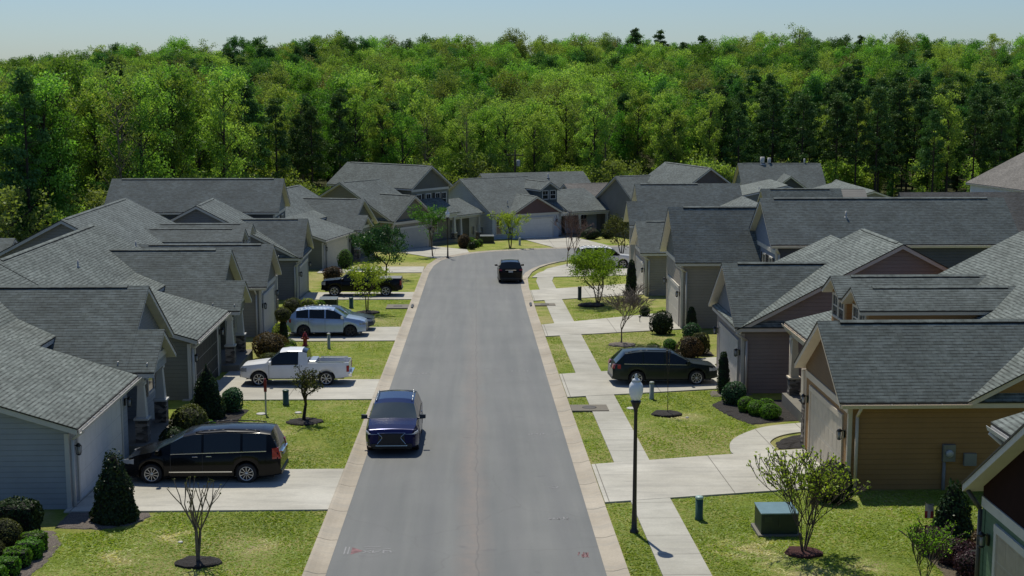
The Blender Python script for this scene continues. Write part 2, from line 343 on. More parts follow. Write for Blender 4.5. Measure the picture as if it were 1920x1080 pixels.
def curb(line, side):
    b = MB(); prof = [(0, .016), (.2, .010), (.34, .035), (.5, .085), (.58, .09), (.6, .0)]
    L = [offset(line, side * d) for d, _ in prof]; u = 0
    for i in range(len(line) - 1):
        d = math.dist(line[i], line[i + 1])
        for j in range(len(prof) - 1):
            h0, h1 = prof[j][1], prof[j + 1][1]
            b.poly([gp(*L[j][i], h0), gp(*L[j + 1][i], h1), gp(*L[j + 1][i + 1], h1), gp(*L[j][i + 1], h0)], 0, [(u, 0), (u, 1), (u + d, 1), (u + d, 0)])
        u += d
    o = b.build('curb', CURB); setp(o, kind='structure')
curb(LE, 1); curb(RE, -1)
def sheet(name, pts, h, m, thick=0, uvdir=(1, 0), kind='structure'):
    b = MB(); uv = [(p[0] * uvdir[0] + p[1] * uvdir[1], p[1] * uvdir[0] - p[0] * uvdir[1]) for p in pts]
    b.poly([gp(*p, h) for p in pts], 0, uv)
    if thick:
        for i in range(len(pts)):
            a, c = pts[i], pts[(i + 1) % len(pts)]; b.poly([gp(*a, h), gp(*a, h - thick), gp(*c, h - thick), gp(*c, h)], 0, [(.2, .2)] * 4)
    o = b.build(name, m); setp(o, kind=kind); return o
def smooth(p, k=5, keep=()):
    out = []; n = len(p)
    for i in range(n):
        a, b, c, d = (Vector(p[(i + q) % n]) for q in (-1, 0, 1, 2))
        for j in range(k):
            t = j / k; v = .5 * ((2 * b) + (c - a) * t + (2 * a - 5 * b + 4 * c - d) * t * t + (3 * b - a - 3 * c + d) * t ** 3); out.append((v.x, v.y))
    return out
# sidewalk on the right
sheet('sidewalk', [(4.80, -5), (6.07, -5), (6.07, 109), (4.80, 109)], .045, CONC, .05, (0, 1))
sheet('sidewalk', [(4.80, 109.004), (6.07, 109.004), (6.5, 113.5), (7.6, 118.5), (9.4, 122.6), (12.5, 125.6), (22, 129.5), (40, 135), (40, 136.4), (21, 130.9), (11.6, 127.1), (8.2, 123.9), (6.2, 119.5), (5.2, 114.2)], .045, CONC, .05, (0, 1))
# driveways
LDR = [(40.86, 46.1, -12.5), (58.9, 63.9, -12.7), (76.5, 82.2, -12.3), (96.7, 101.3, -12.4), (116.4, 121.9, -13.4)]
for a, b_, x in LDR: sheet('driveway', [(-4.52, a), (-4.52, b_), (x, b_), (x, a)], .052, DRIVE, .055, (-1, 0))
sheet('driveway', [(3.98, 41.45), (9, 42.6), (11.95, 43.25), (11.95, 48.7), (3.98, 46.5)], .052, DRIVE, .055)
sheet('driveway', [(3.98, 59.1), (11.9, 61.2), (11.9, 67.6), (3.98, 65.1)], .052, DRIVE, .055)
sheet('driveway', [(3.98, 77.9), (12.2, 80.7), (12.2, 88.5), (3.98, 82.9)], .052, DRIVE, .055)
sheet('driveway', [(4.02, 95.4), (12.2, 99.2), (12.2, 106.8), (4.05, 102.2)], .052, DRIVE, .055)
sheet('driveway', [(4.6, 111.9), (16, 114.0), (16, 122.6), (8.6, 121.6), (6.6, 119.4), (5.2, 115.5)], .056, DRIVE, .055)
sheet('driveway', [(-3.3, 129.6), (-8.4, 139.4), (-4.4, 145.2), (-.9, 140.9), (-.6, 136.6), (-2.6, 132.6)], .052, DRIVE, .055)
sheet('driveway', [(8.2, 143), (4.9, 157.2), (11.0, 160.6), (14.2, 145.2)], .052, DRIVE, .055)
sheet('path', smooth([(9.3, 46.5 + 1.35), (9.25, 49.0), (9.6, 50.3), (10.3, 51.5), (11.3, 52.6), (12.6, 53.2), (13.6, 53.3), (13.6, 51.8), (12.5, 51.6), (11.5, 50.9), (10.9, 49.8), (10.75, 48.42)]), .049, CONC, .05)
sheet('path', [(-12.0, 63.8), (-12.0, 66.8), (-10.6, 66.8), (-10.6, 63.9)], .049, CONC, .05)
# storm inlets with their concrete aprons
def inlet(x0, x1, y0, y1, label):
    t = empty('storm_drain', gp((x0 + x1) / 2, (y0 + y1) / 2), label, 'storm drain', 'storm drains along the kerb')
    b = MB(); xm = (x0 + x1) / 2; ym = (y0 + y1) / 2
    def q(x, y, h): return (x - xm, y - ym, -K * (y - ym) + h)
    b.hexa([q(x0, y0, 0), q(x1, y0, 0), q(x1, y1, 0), q(x0, y1, 0), q(x0, y0, .075), q(x1, y0, .075), q(x1, y1, .075), q(x0, y1, .075)])
    b.build('slab', CURB, t)
    b = MB(); b.lathe([(.3, .07), (.3, .092), (.26, .096), (.02, .096)], (0, 0, 0), 18); b.build('cover', plain((.07, .065, .06), .7, .3, .3), t)
    return t
inlet(-6.0, -4.5, 91.3, 93.4, 'square concrete storm drain slab set in the left lawn beside the silver car')
inlet(3.96, 5.5, 55.9, 57.2, 'concrete storm drain slab with round iron lid crossing the right grass strip')
inlet(3.98, 5.4, 92.5, 93.7, 'far concrete storm drain slab with lid between two small grass strips')
for (x, y, lb) in ((-4.28, 92.2, 'dark slot opening in the left kerb beside the drain slab'), (3.74, 92.9, 'dark slot opening in the right kerb by the far drain slab')):
    b = MB(); b.box(-.06, .06, -.7, .7, 0, .1); b.box(-.09, .09, -.78, .78, -.02, .03); o = b.build('kerb_inlet', DARK); o.location = gp(x, y, .03); setp(o, lb, 'drain opening')
# chalk and spray paint marks left by surveyors
def marks(x, y, strokes, m, label, wd=.05):
    b = MB()
    for (x0, y0, x1, y1) in strokes:
        a = Vector((x0, y0)); c = Vector((x1, y1)); d = (c - a); 
        if d.length < 1e-4: continue
        n = Vector((-d.y, d.x)).normalized() * wd / 2
        b.poly([gp(x + p.x, y + p.y, .017) for p in (a - n, c - n, c + n, a + n)])
    o = b.build('road_marking', m); setp(o, label, 'road marking', 'surveyor marks on the road')
CHALK = plain((.25, .25, .255), .9, var=.2, scale=20); SPRAY = plain((.20, .11, .115), .9, var=.35, scale=9)
def scribble(n, w_, h_, seed):
    q = random.Random(seed); out = []
    for i in range(n):
        x0 = i * w_ / n; 
        pts = [(x0 + q.uniform(0, w_ / n * .8), q.uniform(0, h_)) for _ in range(4)]
        out += [(pts[k][0], pts[k][1], pts[k + 1][0], pts[k + 1][1]) for k in range(3)]
    return out
marks(-3.42, 36.3, [(a_ * .72, b_ * .75, c_ * .72, d_ * .75) for a_, b_, c_, d_ in [(.42, .95, 1.05, .95), (.42, .2, .72, .5), (.42, .5, .72, .2), (.8, .2, .8, .5), (.8, .2, 1.1, .5), (1.2, .2, 1.2, .55), (1.2, .55, 1.42, .4), (1.42, .4, 1.2, .38), (.5, .7, .9, .8), (1.0, .6, 1.45, .72), (1.5, .25, 1.42, .5)]], CHALK, 'white chalk lettering in two lines beside the red arrow at the near left kerb', .045)
marks(-3.62, 36.3, [(0, .05, 0, .75), (.1, .05, .1, .75)], CHALK, 'pair of white chalk bars left of the red arrow', .04)
b = MB(); b.poly([gp(-3.44, 36.32, .015), gp(-3.12, 36.66, .015), gp(-3.44, 37.0, .015)]); o = b.build('road_marking', SPRAY); setp(o, 'faded red painted arrowhead beside the near left kerb', 'road marking', 'surveyor marks on the road')
marks(2.15, 39.6, scribble(5, .62, .35, 3) + scribble(5, .62, .3, 8), CHALK, 'white chalk letters near the right kerb below the driveway', .035)
marks(2.35, 43.3, [(0, .25, .22, .02), (.22, .02, .3, .3), (.05, .05, .22, .02), (.1, .35, .28, .28)], CHALK, 'small white chalk arrow near the right kerb', .035)
marks(2.75, 35.8, scribble(4, .3, .6, 5), SPRAY, 'faint red spray scribble near the right kerb', .04)
marks(-3.2, 65.5, scribble(6, 1.1, .3, 12), CHALK, 'pale chalk writing across the lane from the white pickup', .04)
marks(1.9, 51.5, scribble(5, .8, .3, 15), CHALK, 'faint chalk scribble beside the storm drain on the right', .035)
marks(1.7, 66.0, scribble(5, .9, .35, 19), CHALK, 'faint chalk line opposite the white pickup near the right kerb', .035)
# ------------------------------------------------------------------ house kit
class House:
    """local frame: u = depth into the lot from the street front, v = along the front, w = height above the near front corner"""
    def __init__(s, origin, ud, vd, label, wall, roof=SH, trim=WHITE, group='houses along the street', cat='house', name='house'):
        s.o = Vector((origin[0], origin[1], gz(*origin[:2]) if len(origin) == 2 else origin[2]))
        s.u = Vector((ud[0], ud[1], 0)).normalized(); s.v = Vector((vd[0], vd[1], 0)).normalized()
        s.e = empty(name, s.o, label, cat, group); s.wall = wall; s.roof = roof; s.trim = trim
    def xf(s, p): return s.u * p[0] + s.v * p[1] + Vector((0, 0, p[2]))
    def mb(s, b, name, m, parent=None, bevel=0): return b.build(name, m, parent or s.e, s.xf, bevel=bevel)
    def block(s, axis, a0, a1, prof, oh=.35, base=-1.2, wall=None, roof=None, wa=None, wtrim=.17, gable=None, gw=None, ends=(True, True), walls=True, wcut=None):
        """axis 'u' or 'v' = direction of the ridge; prof = [(cross, height)...] of the roof top, overhangs included"""
        def P(a, c, h): return (a, c, h) if axis == 'u' else (c, a, h)
        wall = wall or s.wall; roof = roof or s.roof
        # shingle sheet
        b = MB(); t = .05
        L = [0]
        for i in range(len(prof) - 1): L.append(L[-1] + math.dist(prof[i], prof[i + 1]))
        for i in range(len(prof) - 1):
            (c0, h0), (c1, h1) = prof[i], prof[i + 1]
            b.poly([P(a0, c0, h0), P(a1, c0, h0), P(a1, c1, h1), P(a0, c1, h1)], 0, [(a0, L[i]), (a1, L[i]), (a1, L[i + 1]), (a0, L[i + 1])])
            b.poly([P(a0, c0, h0 - t), P(a1, c0, h0 - t), P(a1, c1, h1 - t), P(a0, c1, h1 - t)], 1)
            for a in (a0, a1): b.poly([P(a, c0, h0), P(a, c1, h1), P(a, c1, h1 - t), P(a, c0, h0 - t)], 1)
        for (c, h) in (prof[0], prof[-1]): b.poly([P(a0, c, h), P(a1, c, h), P(a1, c, h - t), P(a0, c, h - t)], 1)
        s.mb(b, 'roof', [roof, DARK])
        # white fascia, rake boards and soffit below it
        b = MB(); e = .025; p2 = [list(p) for p in prof]
        def sh(p, q):    # pull end point p toward q
            d = math.dist(p, q); k = e / d; return [p[0] + (q[0] - p[0]) * k, p[1] + (q[1] - p[1]) * k]
        p2[0] = sh(prof[0], prof[1]); p2[-1] = sh(prof[-1], prof[-2]); A0, A1 = a0 + e, a1 - e; q = t + .002
        for i in range(len(p2) - 1):
            (c0, h0), (c1, h1) = p2[i], p2[i + 1]
            b.poly([P(A0, c0, h0 - wtrim - q), P(A1, c0, h0 - wtrim - q), P(A1, c1, h1 - wtrim - q), P(A0, c1, h1 - wtrim - q)])
            for a in (A0, A1): b.poly([P(a, c0, h0 - q), P(a, c1, h1 - q), P(a, c1, h1 - wtrim - q), P(a, c0, h0 - wtrim - q)])
        for (c, h) in (p2[0], p2[-1]): b.poly([P(A0, c, h - q), P(A1, c, h - q), P(A1, c, h - wtrim - q), P(A0, c, h - wtrim - q)])
        s.mb(b, 'fascia', s.trim)
        if not walls: return
        # walls under the profile
        if wa is None: wa = (a0 + oh, a1 - oh)
        cl, cr = wcut if wcut else (prof[0][0] + oh, prof[-1][0] - oh)
        def hp(c):
            for i in range(len(prof) - 1):
                if prof[i][0] <= c <= prof[i + 1][0]:
                    f = (c - prof[i][0]) / (prof[i + 1][0] - prof[i][0]); return prof[i][1] + f * (prof[i + 1][1] - prof[i][1]) - t - .03
            return prof[0][1] - t
        cs = [cl] + [c for c, h in prof if cl < c < cr] + [cr]
        b = MB(); top = [(c, hp(c)) for c in cs]
        for k, a in enumerate(wa):
            b.poly([P(a, cl, base)] + [P(a, c, h) for c, h in top] + [P(a, cr, base)])
        for c, h in (top[0], top[-1]): b.poly([P(wa[0], c, base), P(wa[1], c, base), P(wa[1], c, h), P(wa[0], c, h)])
        for i in range(len(top) - 1): b.poly([P(wa[0], *top[i]), P(wa[1], *top[i]), P(wa[1], *top[i + 1]), P(wa[0], *top[i + 1])])
        s.mb(b, 'wall', wall)
        # gable field and the white band under it, on the street-side end
        if gable is not None:
            a = wa[0] - .02 if gw is None or gw == 0 else wa[1] + .02; sg = -1 if a < wa[0] else 1
            hb = gable[1]; pts = [(c, h) for c, h in top if h > hb]
            def cross(i, j):
                (c0, h0), (c1, h1) = top[i], top[j]; f = (hb - h0) / (h1 - h0); return (c0 + f * (c1 - c0), hb)
            k0 = next((i for i in range(len(top)) if top[i][1] > hb), None)
            if k0 is not None:
                k1 = max(i for i in range(len(top)) if top[i][1] > hb)
                l = cross(k0 - 1, k0) if k0 > 0 else (top[0][0], hb); r = cross(k1, k1 + 1) if k1 < len(top) - 1 else (top[-1][0], hb)
                poly = [l] + [top[i] for i in range(k0, k1 + 1)] + [r]
                poly = [(c, h - .01) for c, h in poly]
                b = MB(); b.poly([P(a, c, h) for c, h in poly]); b.poly([P(a - sg * .02, c, h) for c, h in poly])
                for i in range(len(poly)): c0, c1 = poly[i], poly[(i + 1) % len(poly)]; b.poly([P(a, *c0), P(a, *c1), P(a - sg * .02, *c1), P(a - sg * .02, *c0)])
                s.mb(b, 'gable', gable[0])
            b = MB(); x0, x1 = sorted((a - sg * .01, a + sg * .03)); p0 = P(x0, cl, hb - .26); p1 = P(x1, cr, hb - .02)
            b.box(min(p0[0], p1[0]), max(p0[0], p1[0]), min(p0[1], p1[1]), max(p0[1], p1[1]), hb - .26, hb - .02); s.mb(b, 'frieze', s.trim)
    def ridge(s, axis, a0, a1, c, h):
        """shingled ridge cap over a raised vent: only its thin dark sides differ from the roof"""
        b = MB(); P = (lambda a, c_, z: (a, c_, z)) if axis == 'u' else (lambda a, c_, z: (c_, a, z))
        pr = [(c - .15, h - .115), (c - .155, h - .045), (c, h + .03), (c + .155, h - .045), (c + .15, h - .115)]
        for i in range(4): b.poly([P(a0, *pr[i]), P(a1, *pr[i]), P(a1, *pr[i + 1]), P(a0, *pr[i + 1])], 0 if i in (1, 2) else 1, [(a0 * 1.02, .01 + i * .145), (a1 * 1.02, .01 + i * .145), (a1 * 1.02, .15 + i * .145), (a0 * 1.02, .15 + i * .145)])
        for a in (a0, a1): b.poly([P(a, *q) for q in pr], 1)
        s.mb(b, 'ridge_vent', [s.roof, RIDGE])  # near-black sides paint the shadow line under the vent cap
    def box(s, name, u0, u1, v0, v1, w0, w1, m, parent=None, bevel=0):
        b = MB(); b.box(u0, u1, v0, v1, w0, w1); return s.mb(b, name, m, parent, bevel)
    def garage(s, v0, v1, h=2.15, u=0, door=None, m=WHITE, base=-.05, split=False):
        # trim frame
        b = MB(); f = .13
        b.box(u - .05, u + .02, v0 - f, v0, base - .4, h + .002); b.box(u - .05, u + .02, v1, v1 + f, base - .4, h + .002); b.box(u - .06, u + .02, v0 - f, v1 + f, h + .002, h + f + .05)
        s.mb(b, 'door_frame', s.trim)
        b = MB(); n = 4; hh = (h - base + .4) / n
        b.box(u - .012, u + .01, v0, v1, base - .4, h)
        cols = 8 if v1 - v0 > 4 else 4
        for i in range(n):
            for j in range(cols):
                a = v0 + (v1 - v0) * j / cols + .07; c = v0 + (v1 - v0) * (j + 1) / cols - .07; z = h - (i + 1) * hh
                b.box(u - .0155, u - .012, a, c, z + .09, z + hh - .09)
            b.box(u - .013, u - .0115, v0, v1, h - i * hh - .012, h - i * hh, 1)
        s.mb(b, 'garage_door', [door or CREAM, TRIMGREY])
    def window(s, face, a, c0, c1, w0, w1, shut=False, m=None, sgn=-1):
        """face 'u': window in a plane u=a facing -u ; 'v': plane v=a facing sgn*v"""
        def P(d, c, h): return (a - d, c, h) if face == 'u' else (c, a + sgn * d, h)
        def bx(b, d0, d1, x0, x1, z0, z1):
            p = P(d0, x0, z0); q = P(d1, x1, z1); b.box(min(p[0], q[0]), max(p[0], q[0]), min(p[1], q[1]), max(p[1], q[1]), z0, z1)
        g = MB(); bx(g, .005, .02, c0, c1, w0, w1); fr = s.mb(g, 'window', GLASS)
        b = MB(); t = .09
        bx(b, .0, .055, c0 - t, c0, w0 - t, w1 + t); bx(b, .0, .055, c1, c1 + t, w0 - t, w1 + t); bx(b, .0, .06, c0, c1, w1, w1 + t); bx(b, .0, .06, c0, c1, w0 - t, w0)
        bx(b, .02, .04, c0, c1, (w0 + w1) / 2 - .03, (w0 + w1) / 2 + .03)
        x = (c0 + c1) / 2; bx(b, .02, .032, x - .012, x + .012, (w0 + w1) / 2 + .03, w1)
        s.mb(b, 'window_frame', s.trim, fr)
        if shut:
            for q0, q1 in ((c0 - t - .42, c0 - t - .02), (c1 + t + .02, c1 + t + .42)):
                b = MB(); bx(b, .0, .05, q0, q1, w0 - .08, w1 + .08)
                for k in range(10): z = w0 + (w1 - w0) * k / 10; bx(b, .05, .062, q0 + .05, q1 - .05, z, z + .07)
                s.mb(b, 'shutter', DARK)
    def gutter(s, pts, down=None, m=None):
        """pts: two local points along the eave ; down: list of local points of the downspout"""
        b = MB(); a, c = Vector(pts[0]), Vector(pts[1]); d = (c - a).normalized(); out = Vector(pts[2]).normalized()
        prof = [(0, 0), (0, -.12), (.09, -.12), (.13, 0), (.115, 0), (.08, -.10), (.015, -.10), (.015, 0)]
        for i in range(len(prof)):
            p, q = prof[i], prof[(i + 1) % len(prof)]
            b.poly([a + out * p[0] + Vector((0, 0, p[1])), c + out * p[0] + Vector((0, 0, p[1])), c + out * q[0] + Vector((0, 0, q[1])), a + out * q[0] + Vector((0, 0, q[1]))])
        for e in (a, c): b.poly([e + out * p[0] + Vector((0, 0, p[1])) for p in prof])
        n = int((c - a).length / .8)
        for i in range(1, n):
            p = a + d * (.8 * i); b.box(p.x - .02 - abs(out.x) * .06, p.x + .02 + abs(out.x) * .07, p.y - .02 - abs(out.y) * .06, p.y + .02 + abs(out.y) * .07, p.z - .02, p.z + .012, 1)
        s.mb(b, 'gutter', [m or s.trim, SILVER])
        if down: s.spout(down, m)
    def spout(s, pts, m=None):
        b = MB()
        for i in range(len(pts) - 1): b.tube(pts[i], pts[i + 1], .055, .055, 6)
        s.mb(b, 'downspout', m or s.trim)
    def corner(s, u, v, w1, w0=-1.2, m=None, t=.11):
        s.box('corner_trim', u - .022, u + t, v - .022, v + t, w0, w1, m or s.trim)
    def lantern(s, u, v, w):
        b = MB(); b.box(u - .04, u, v - .06, v + .06, w - .1, w + .16); b.tube((u - .03, v, w + .12), (u - .17, v, w + .2), .014, .014, 5)
        b.lathe([(.03, w + .22), (.1, w + .13), (.085, w + .12), (.02, w + .12)], (u - .17, v, 0), 6)
        for k in range(4):
            dx, dy = ((-1, -1), (1, -1), (1, 1), (-1, 1))[k]; b.tube((u - .17 + dx * .06, v + dy * .06, w - .12), (u - .17 + dx * .07, v + dy * .07, w + .12), .01, .01, 4)
        b.lathe([(.02, w - .17), (.07, w - .14), (.075, w - .12), (.02, w - .12)], (u - .17, v, 0), 6)
        o = s.mb(b, 'wall_lantern', BLACKMETAL)
        b = MB(); b.lathe([(.045, w - .115), (.055, w + .115)], (u - .17, v, 0), 6); s.mb(b, 'lamp_glass', plain((.35, .36, .36), .2, var=.1), o)
    def column(s, u, v, w0, w1, pier=1.0, wp=.34, ws=.21):
        b = MB(); b.box(u - wp / 1.55, u + wp / 1.55, v - wp / 1.55, v + wp / 1.55, w0, w0 + pier); p = s.mb(b, 'stone_pier', STONE)
        b = MB(); b.box(u - wp / 1.3, u + wp / 1.3, v - wp / 1.3, v + wp / 1.3, w0 + pier + .002, w0 + pier + .07)
        a, c = wp * .52, ws * .5; z0, z1 = w0 + pier + .07, w1
        b.hexa([(u - a, v - a, z0), (u + a, v - a, z0), (u + a, v + a, z0), (u - a, v + a, z0), (u - c, v - c, z1), (u + c, v - c, z1), (u + c, v + c, z1), (u - c, v + c, z1)])
        b.box(u - c - .05, u + c + .05, v - c - .05, v + c + .05, z1 - .1, z1 - .002); s.mb(b, 'porch_column', s.trim)
    def pipe(s, u, v, w, h=.35, r=.045, m=None):
        b = MB(); b.lathe([(r, w - .25), (r, w + h), (r * .3, w + h)], (u, v, 0), 8); b.lathe([(r * 2.6, w - .1), (r * 1.3, w + .04), (r, w + .04)], (u, v, 0), 8); s.mb(b, 'vent_pipe', m or TRIMGREY)
    def door(s, u, v0, v1, w0=.1, w1=2.15, m=None):
        b = MB(); b.box(u - .06, u, v0, v1, w0, w1)
        for i in range(2):
            for j in range(3): b.box(u - .075, u - .06, v0 + .1 + i * (v1 - v0) / 2, v0 + (i + 1) * (v1 - v0) / 2 - .1 + .02, w0 + .12 + j * .65, w0 + .62 + j * .65)
        d = s.mb(b, 'door', m or plain((.03, .028, .026), .5)); b = MB(); b.lathe([(.03, v0 + .08), (.03, v0 + .13)], (u - .1, 0, w0 + .95), 8, 0, 'y'); s.mb(b, 'handle', CHROME, d)

def typeA(h, det=True, garage_door=None, dark_open=False, rear=16.5, gcol=None, lower=True, pitch_eave=2.62, gable_m=None):
    """house with low garage roof facing the street and a nested craftsman porch gable beyond it"""
    e = pitch_eave
    h.block('v', -.35, 7.25, [(-.4, e), (4.6, 4.2), (8.0, 6.15), (rear, 2.3)], wa=(0, 7.15), wcut=(0, rear - .35))
    h.block('v', 7.252, 15.2, [(3.0, 3.7), (4.6, 4.2), (8.0, 6.15), (rear, 2.3)], wa=(7.2, 14.85), wcut=(3.3, rear - .35))
    h.ridge('v', .2, 14.6, 8.0, 6.15)
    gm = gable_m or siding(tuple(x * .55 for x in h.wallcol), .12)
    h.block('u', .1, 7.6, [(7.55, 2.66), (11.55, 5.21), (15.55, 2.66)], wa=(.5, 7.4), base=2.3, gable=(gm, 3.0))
    h.ridge('u', .9, 6.3, 11.55, 5.21)
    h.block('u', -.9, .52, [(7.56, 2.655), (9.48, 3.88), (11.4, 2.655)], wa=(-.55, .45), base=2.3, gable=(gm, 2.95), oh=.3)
    h.box('wall', .52, .62, 11.35, 15.2, -1.4, 2.9, h.wall); h.box('wall', 2.3, 2.4, 7.2, 11.5, -1.2, 2.75, h.wall); h.box('wall', .62, 7.0, 15.1, 15.2, -1.4, 2.9, h.wall); h.box('wall', .62, 2.4, 11.36, 11.46, -1.2, 2.75, h.wall)
    h.box('porch_floor', -.85, 2.3, 7.3, 11.35, -1.3, .02, CONC)
    h.box('porch_beam', -.46, -.2, 7.75, 11.2, 2.22, 2.6, h.trim); h.box('porch_beam', -.2, .5, 7.72, 7.92, 2.22, 2.6, h.trim)
    for v in (7.98, 10.98): h.column(-.32, v, -.7, 2.22, 1.55)
    h.door(2.3, 9.6, 10.55, .02)
    h.window('u', .52, 12.4, 13.3, .8, 2.3, True); h.window('u', 2.3, 7.7, 8.6, .8, 2.3)
    h.garage(.95, 6.2, 2.1, door=garage_door or h.gdoor)
    h.gutter([(-.415, -.3, e - .06), (-.415, 7.2, e - .06), (-1, 0, 0)], [(-.45, .12, e - .2), (-.1, .1, e - .45), (-.09, .1, -.5)])
    for v in (0, ): h.corner(0, v, e - .25)
    h.lantern(-.02, .42, 1.75); h.lantern(-.02, 6.75, 1.75)
    h.pipe(9.6, 4.0, 5.6); h.pipe(6.2, 5.5, 5.15, .3)
def typeB(h, gm=None, dorm=True):
    """house with a street-facing garage gable, low porch roof and two dormers"""
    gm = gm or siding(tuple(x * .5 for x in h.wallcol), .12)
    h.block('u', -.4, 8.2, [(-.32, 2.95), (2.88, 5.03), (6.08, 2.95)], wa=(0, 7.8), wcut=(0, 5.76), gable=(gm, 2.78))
    h.ridge('u', .35, 6.9, 2.88, 5.03)
    h.block('v', -.35, 6.2, [(3.68, 2.96), (11, 6.8), (18.5, 2.9)], wa=(.004, 6.1), wcut=(4.0, 18.1))
    h.block('v', 6.202, 14.35, [(1.1, 2.98), (5.95, 4.152), (11, 6.8), (18.5, 2.9)], wa=(6.2, 14.0), wcut=(3.0, 18.1))
    h.ridge('v', .3, 13.7, 11, 6.8)
    for cv in ((8.0, 11.0) if dorm else ()):
        h.block('u', 2.1, 9.2, [(cv - 1.35, 4.72), (cv, 5.42), (cv + 1.35, 4.72)], wa=(2.5, 8.6), wcut=(cv - 1.1, cv + 1.1), base=2.9, wtrim=.13)
        h.ridge('u', 2.9, 8.0, cv, 5.42)
        h.window('u', 2.5, cv - .8, cv - .1, 3.75, 4.55); h.window('u', 2.5, cv + .1, cv + .8, 3.75, 4.55)
    h.box('porch_floor', 1.0, 3.0, 6.3, 14.0, -1.3, .0, CONC)
    h.box('porch_beam', 1.3, 1.52, 6.2, 14.05, 2.45, 2.8, h.trim)
    for v in (6.9, 10.2, 13.7): h.column(1.41, v, -.8, 2.45, 1.5)
    h.box('stone_veneer', -.06, .5, 5.765, 6.1, -1.0, 1.6, STONE); h.box('porch_bracket', -.1, .55, 5.762, 6.12, 1.6, 2.7, h.trim)
    h.door(3.0, 8.2, 9.15, .0); h.window('u', 3.0, 10.4, 11.4, .8, 2.3); h.window('u', 3.0, 12.1, 13.0, .8, 2.3)
    h.garage(.75, 4.95, 2.15, door=h.gdoor)
    h.gutter([(1.085, 6.25, 2.92), (1.085, 14.3, 2.92), (-1, 0, 0)], [(1.05, 14.0, 2.8), (1.3, 13.95, 2.5), (1.32, 13.95, -.9)])
    h.gutter([(-.35, -.335, 2.89), (3.8, -.335, 2.89), (0, -1, 0)], [(.3, -.38, 2.8), (.25, -.09, 2.45), (.25, -.09, -.1), (.1, -.4, -.2)])
    h.corner(0, 0, 2.7); h.box('corner_trim', -.022, .11, 5.65, 5.762, -1.2, 2.7, h.trim)
    h.lantern(-.02, .38, 1.72); h.lantern(-.02, 5.35, 1.72)
    h.pipe(12.4, 5.0, 6.0); h.pipe(7.5, 2.2, 5.0, .3)
def typeC(h, gm=None, back=True):
    """house with a garage gable in front of a side-facing main gable"""
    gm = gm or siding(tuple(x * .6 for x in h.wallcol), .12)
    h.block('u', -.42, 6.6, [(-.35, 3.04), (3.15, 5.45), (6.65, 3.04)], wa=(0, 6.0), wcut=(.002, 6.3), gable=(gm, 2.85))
    h.ridge('u', .3, 4.6, 3.15, 5.45)
    h.block('v', -.352, 6.2, [(-.3, 2.96), (6.9, 6.7), (14.0, 3.0)], wa=(0, 6.0), wcut=(.2, 13.7))
    h.ridge('v', .3, 5.8, 6.9, 6.7)
    if back:
        h.block('v', 6.2, 13.2, [(1.6, 2.9), (7.2, 5.6), (13.0, 3.0)], wa=(6.05, 12.9), wcut=(2.8, 12.7))
        h.box('porch_floor', 1.5, 2.8, 6.4, 12.8, -1.3, .0, CONC); h.box('porch_beam', 1.75, 1.95, 6.4, 12.8, 2.35, 2.7, h.trim)
        for v in (7.0, 12.4): h.column(1.85, v, -.8, 2.35, 1.4)
        h.door(2.8, 7.6, 8.5, 0); h.window('u', 2.8, 9.6, 10.6, .8, 2.2)
    h.garage(.85, 5.45, 2.1, door=h.gdoor)
    h.spout([(-.3, -.2, 2.75), (.2, -.08, 2.4), (.2, -.08, -.2), (.0, -.35, -.35)])
    h.corner(0, -.0, 2.7); h.lantern(-.02, .42, 1.75); h.lantern(-.02, 5.9, 1.75)
def mk(origin, ud, vd, label, wallcol, gdoor, roof=SH, trim=WHITE, lap=.17, **kw):
    h = House(origin, ud, vd, label, siding(wallcol, lap), roof, trim, **kw); h.wallcol = wallcol; h.gdoor = gdoor; return h
LU, LV = (-1, 0), (0, 1); RU, RV = (1, 0), (0, 1)
GD_W = plain((.62, .62, .61), .55, var=.05); GD_C = plain((.58, .54, .46), .55, var=.06); GD_G = plain((.33, .34, .33), .55, var=.06); GD_D = plain((.006, .006, .007), .7, var=.1)
# left side, near to far
L1 = mk((-12.4, 41.3), LU, LV, 'pale blue-grey sided house with white garage door, nearest on the left, behind the black minivan', (.27, .30, .33), GD_W); typeA(L1)
L2 = mk((-12.35, 59.15), LU, LV, 'olive-grey sided house with black garage opening, behind the white pickup', (.145, .150, .120), GD_D); typeA(L2, pitch_eave=2.72)  # near-black door panel paints the unlit inside of an open garage
L3 = mk((-12.25, 78.45), LU, LV, 'grey-taupe sided house with two small dormers, behind the silver wagon on the left', (.22, .215, .195), GD_C, SH2); typeB(L3)
L4 = mk((-12.5, 96.9), LU, LV, 'slate-grey sided house with wide camera-facing gable, behind the black pickup', (.135, .145, .165), GD_G, SH2); typeC(L4)
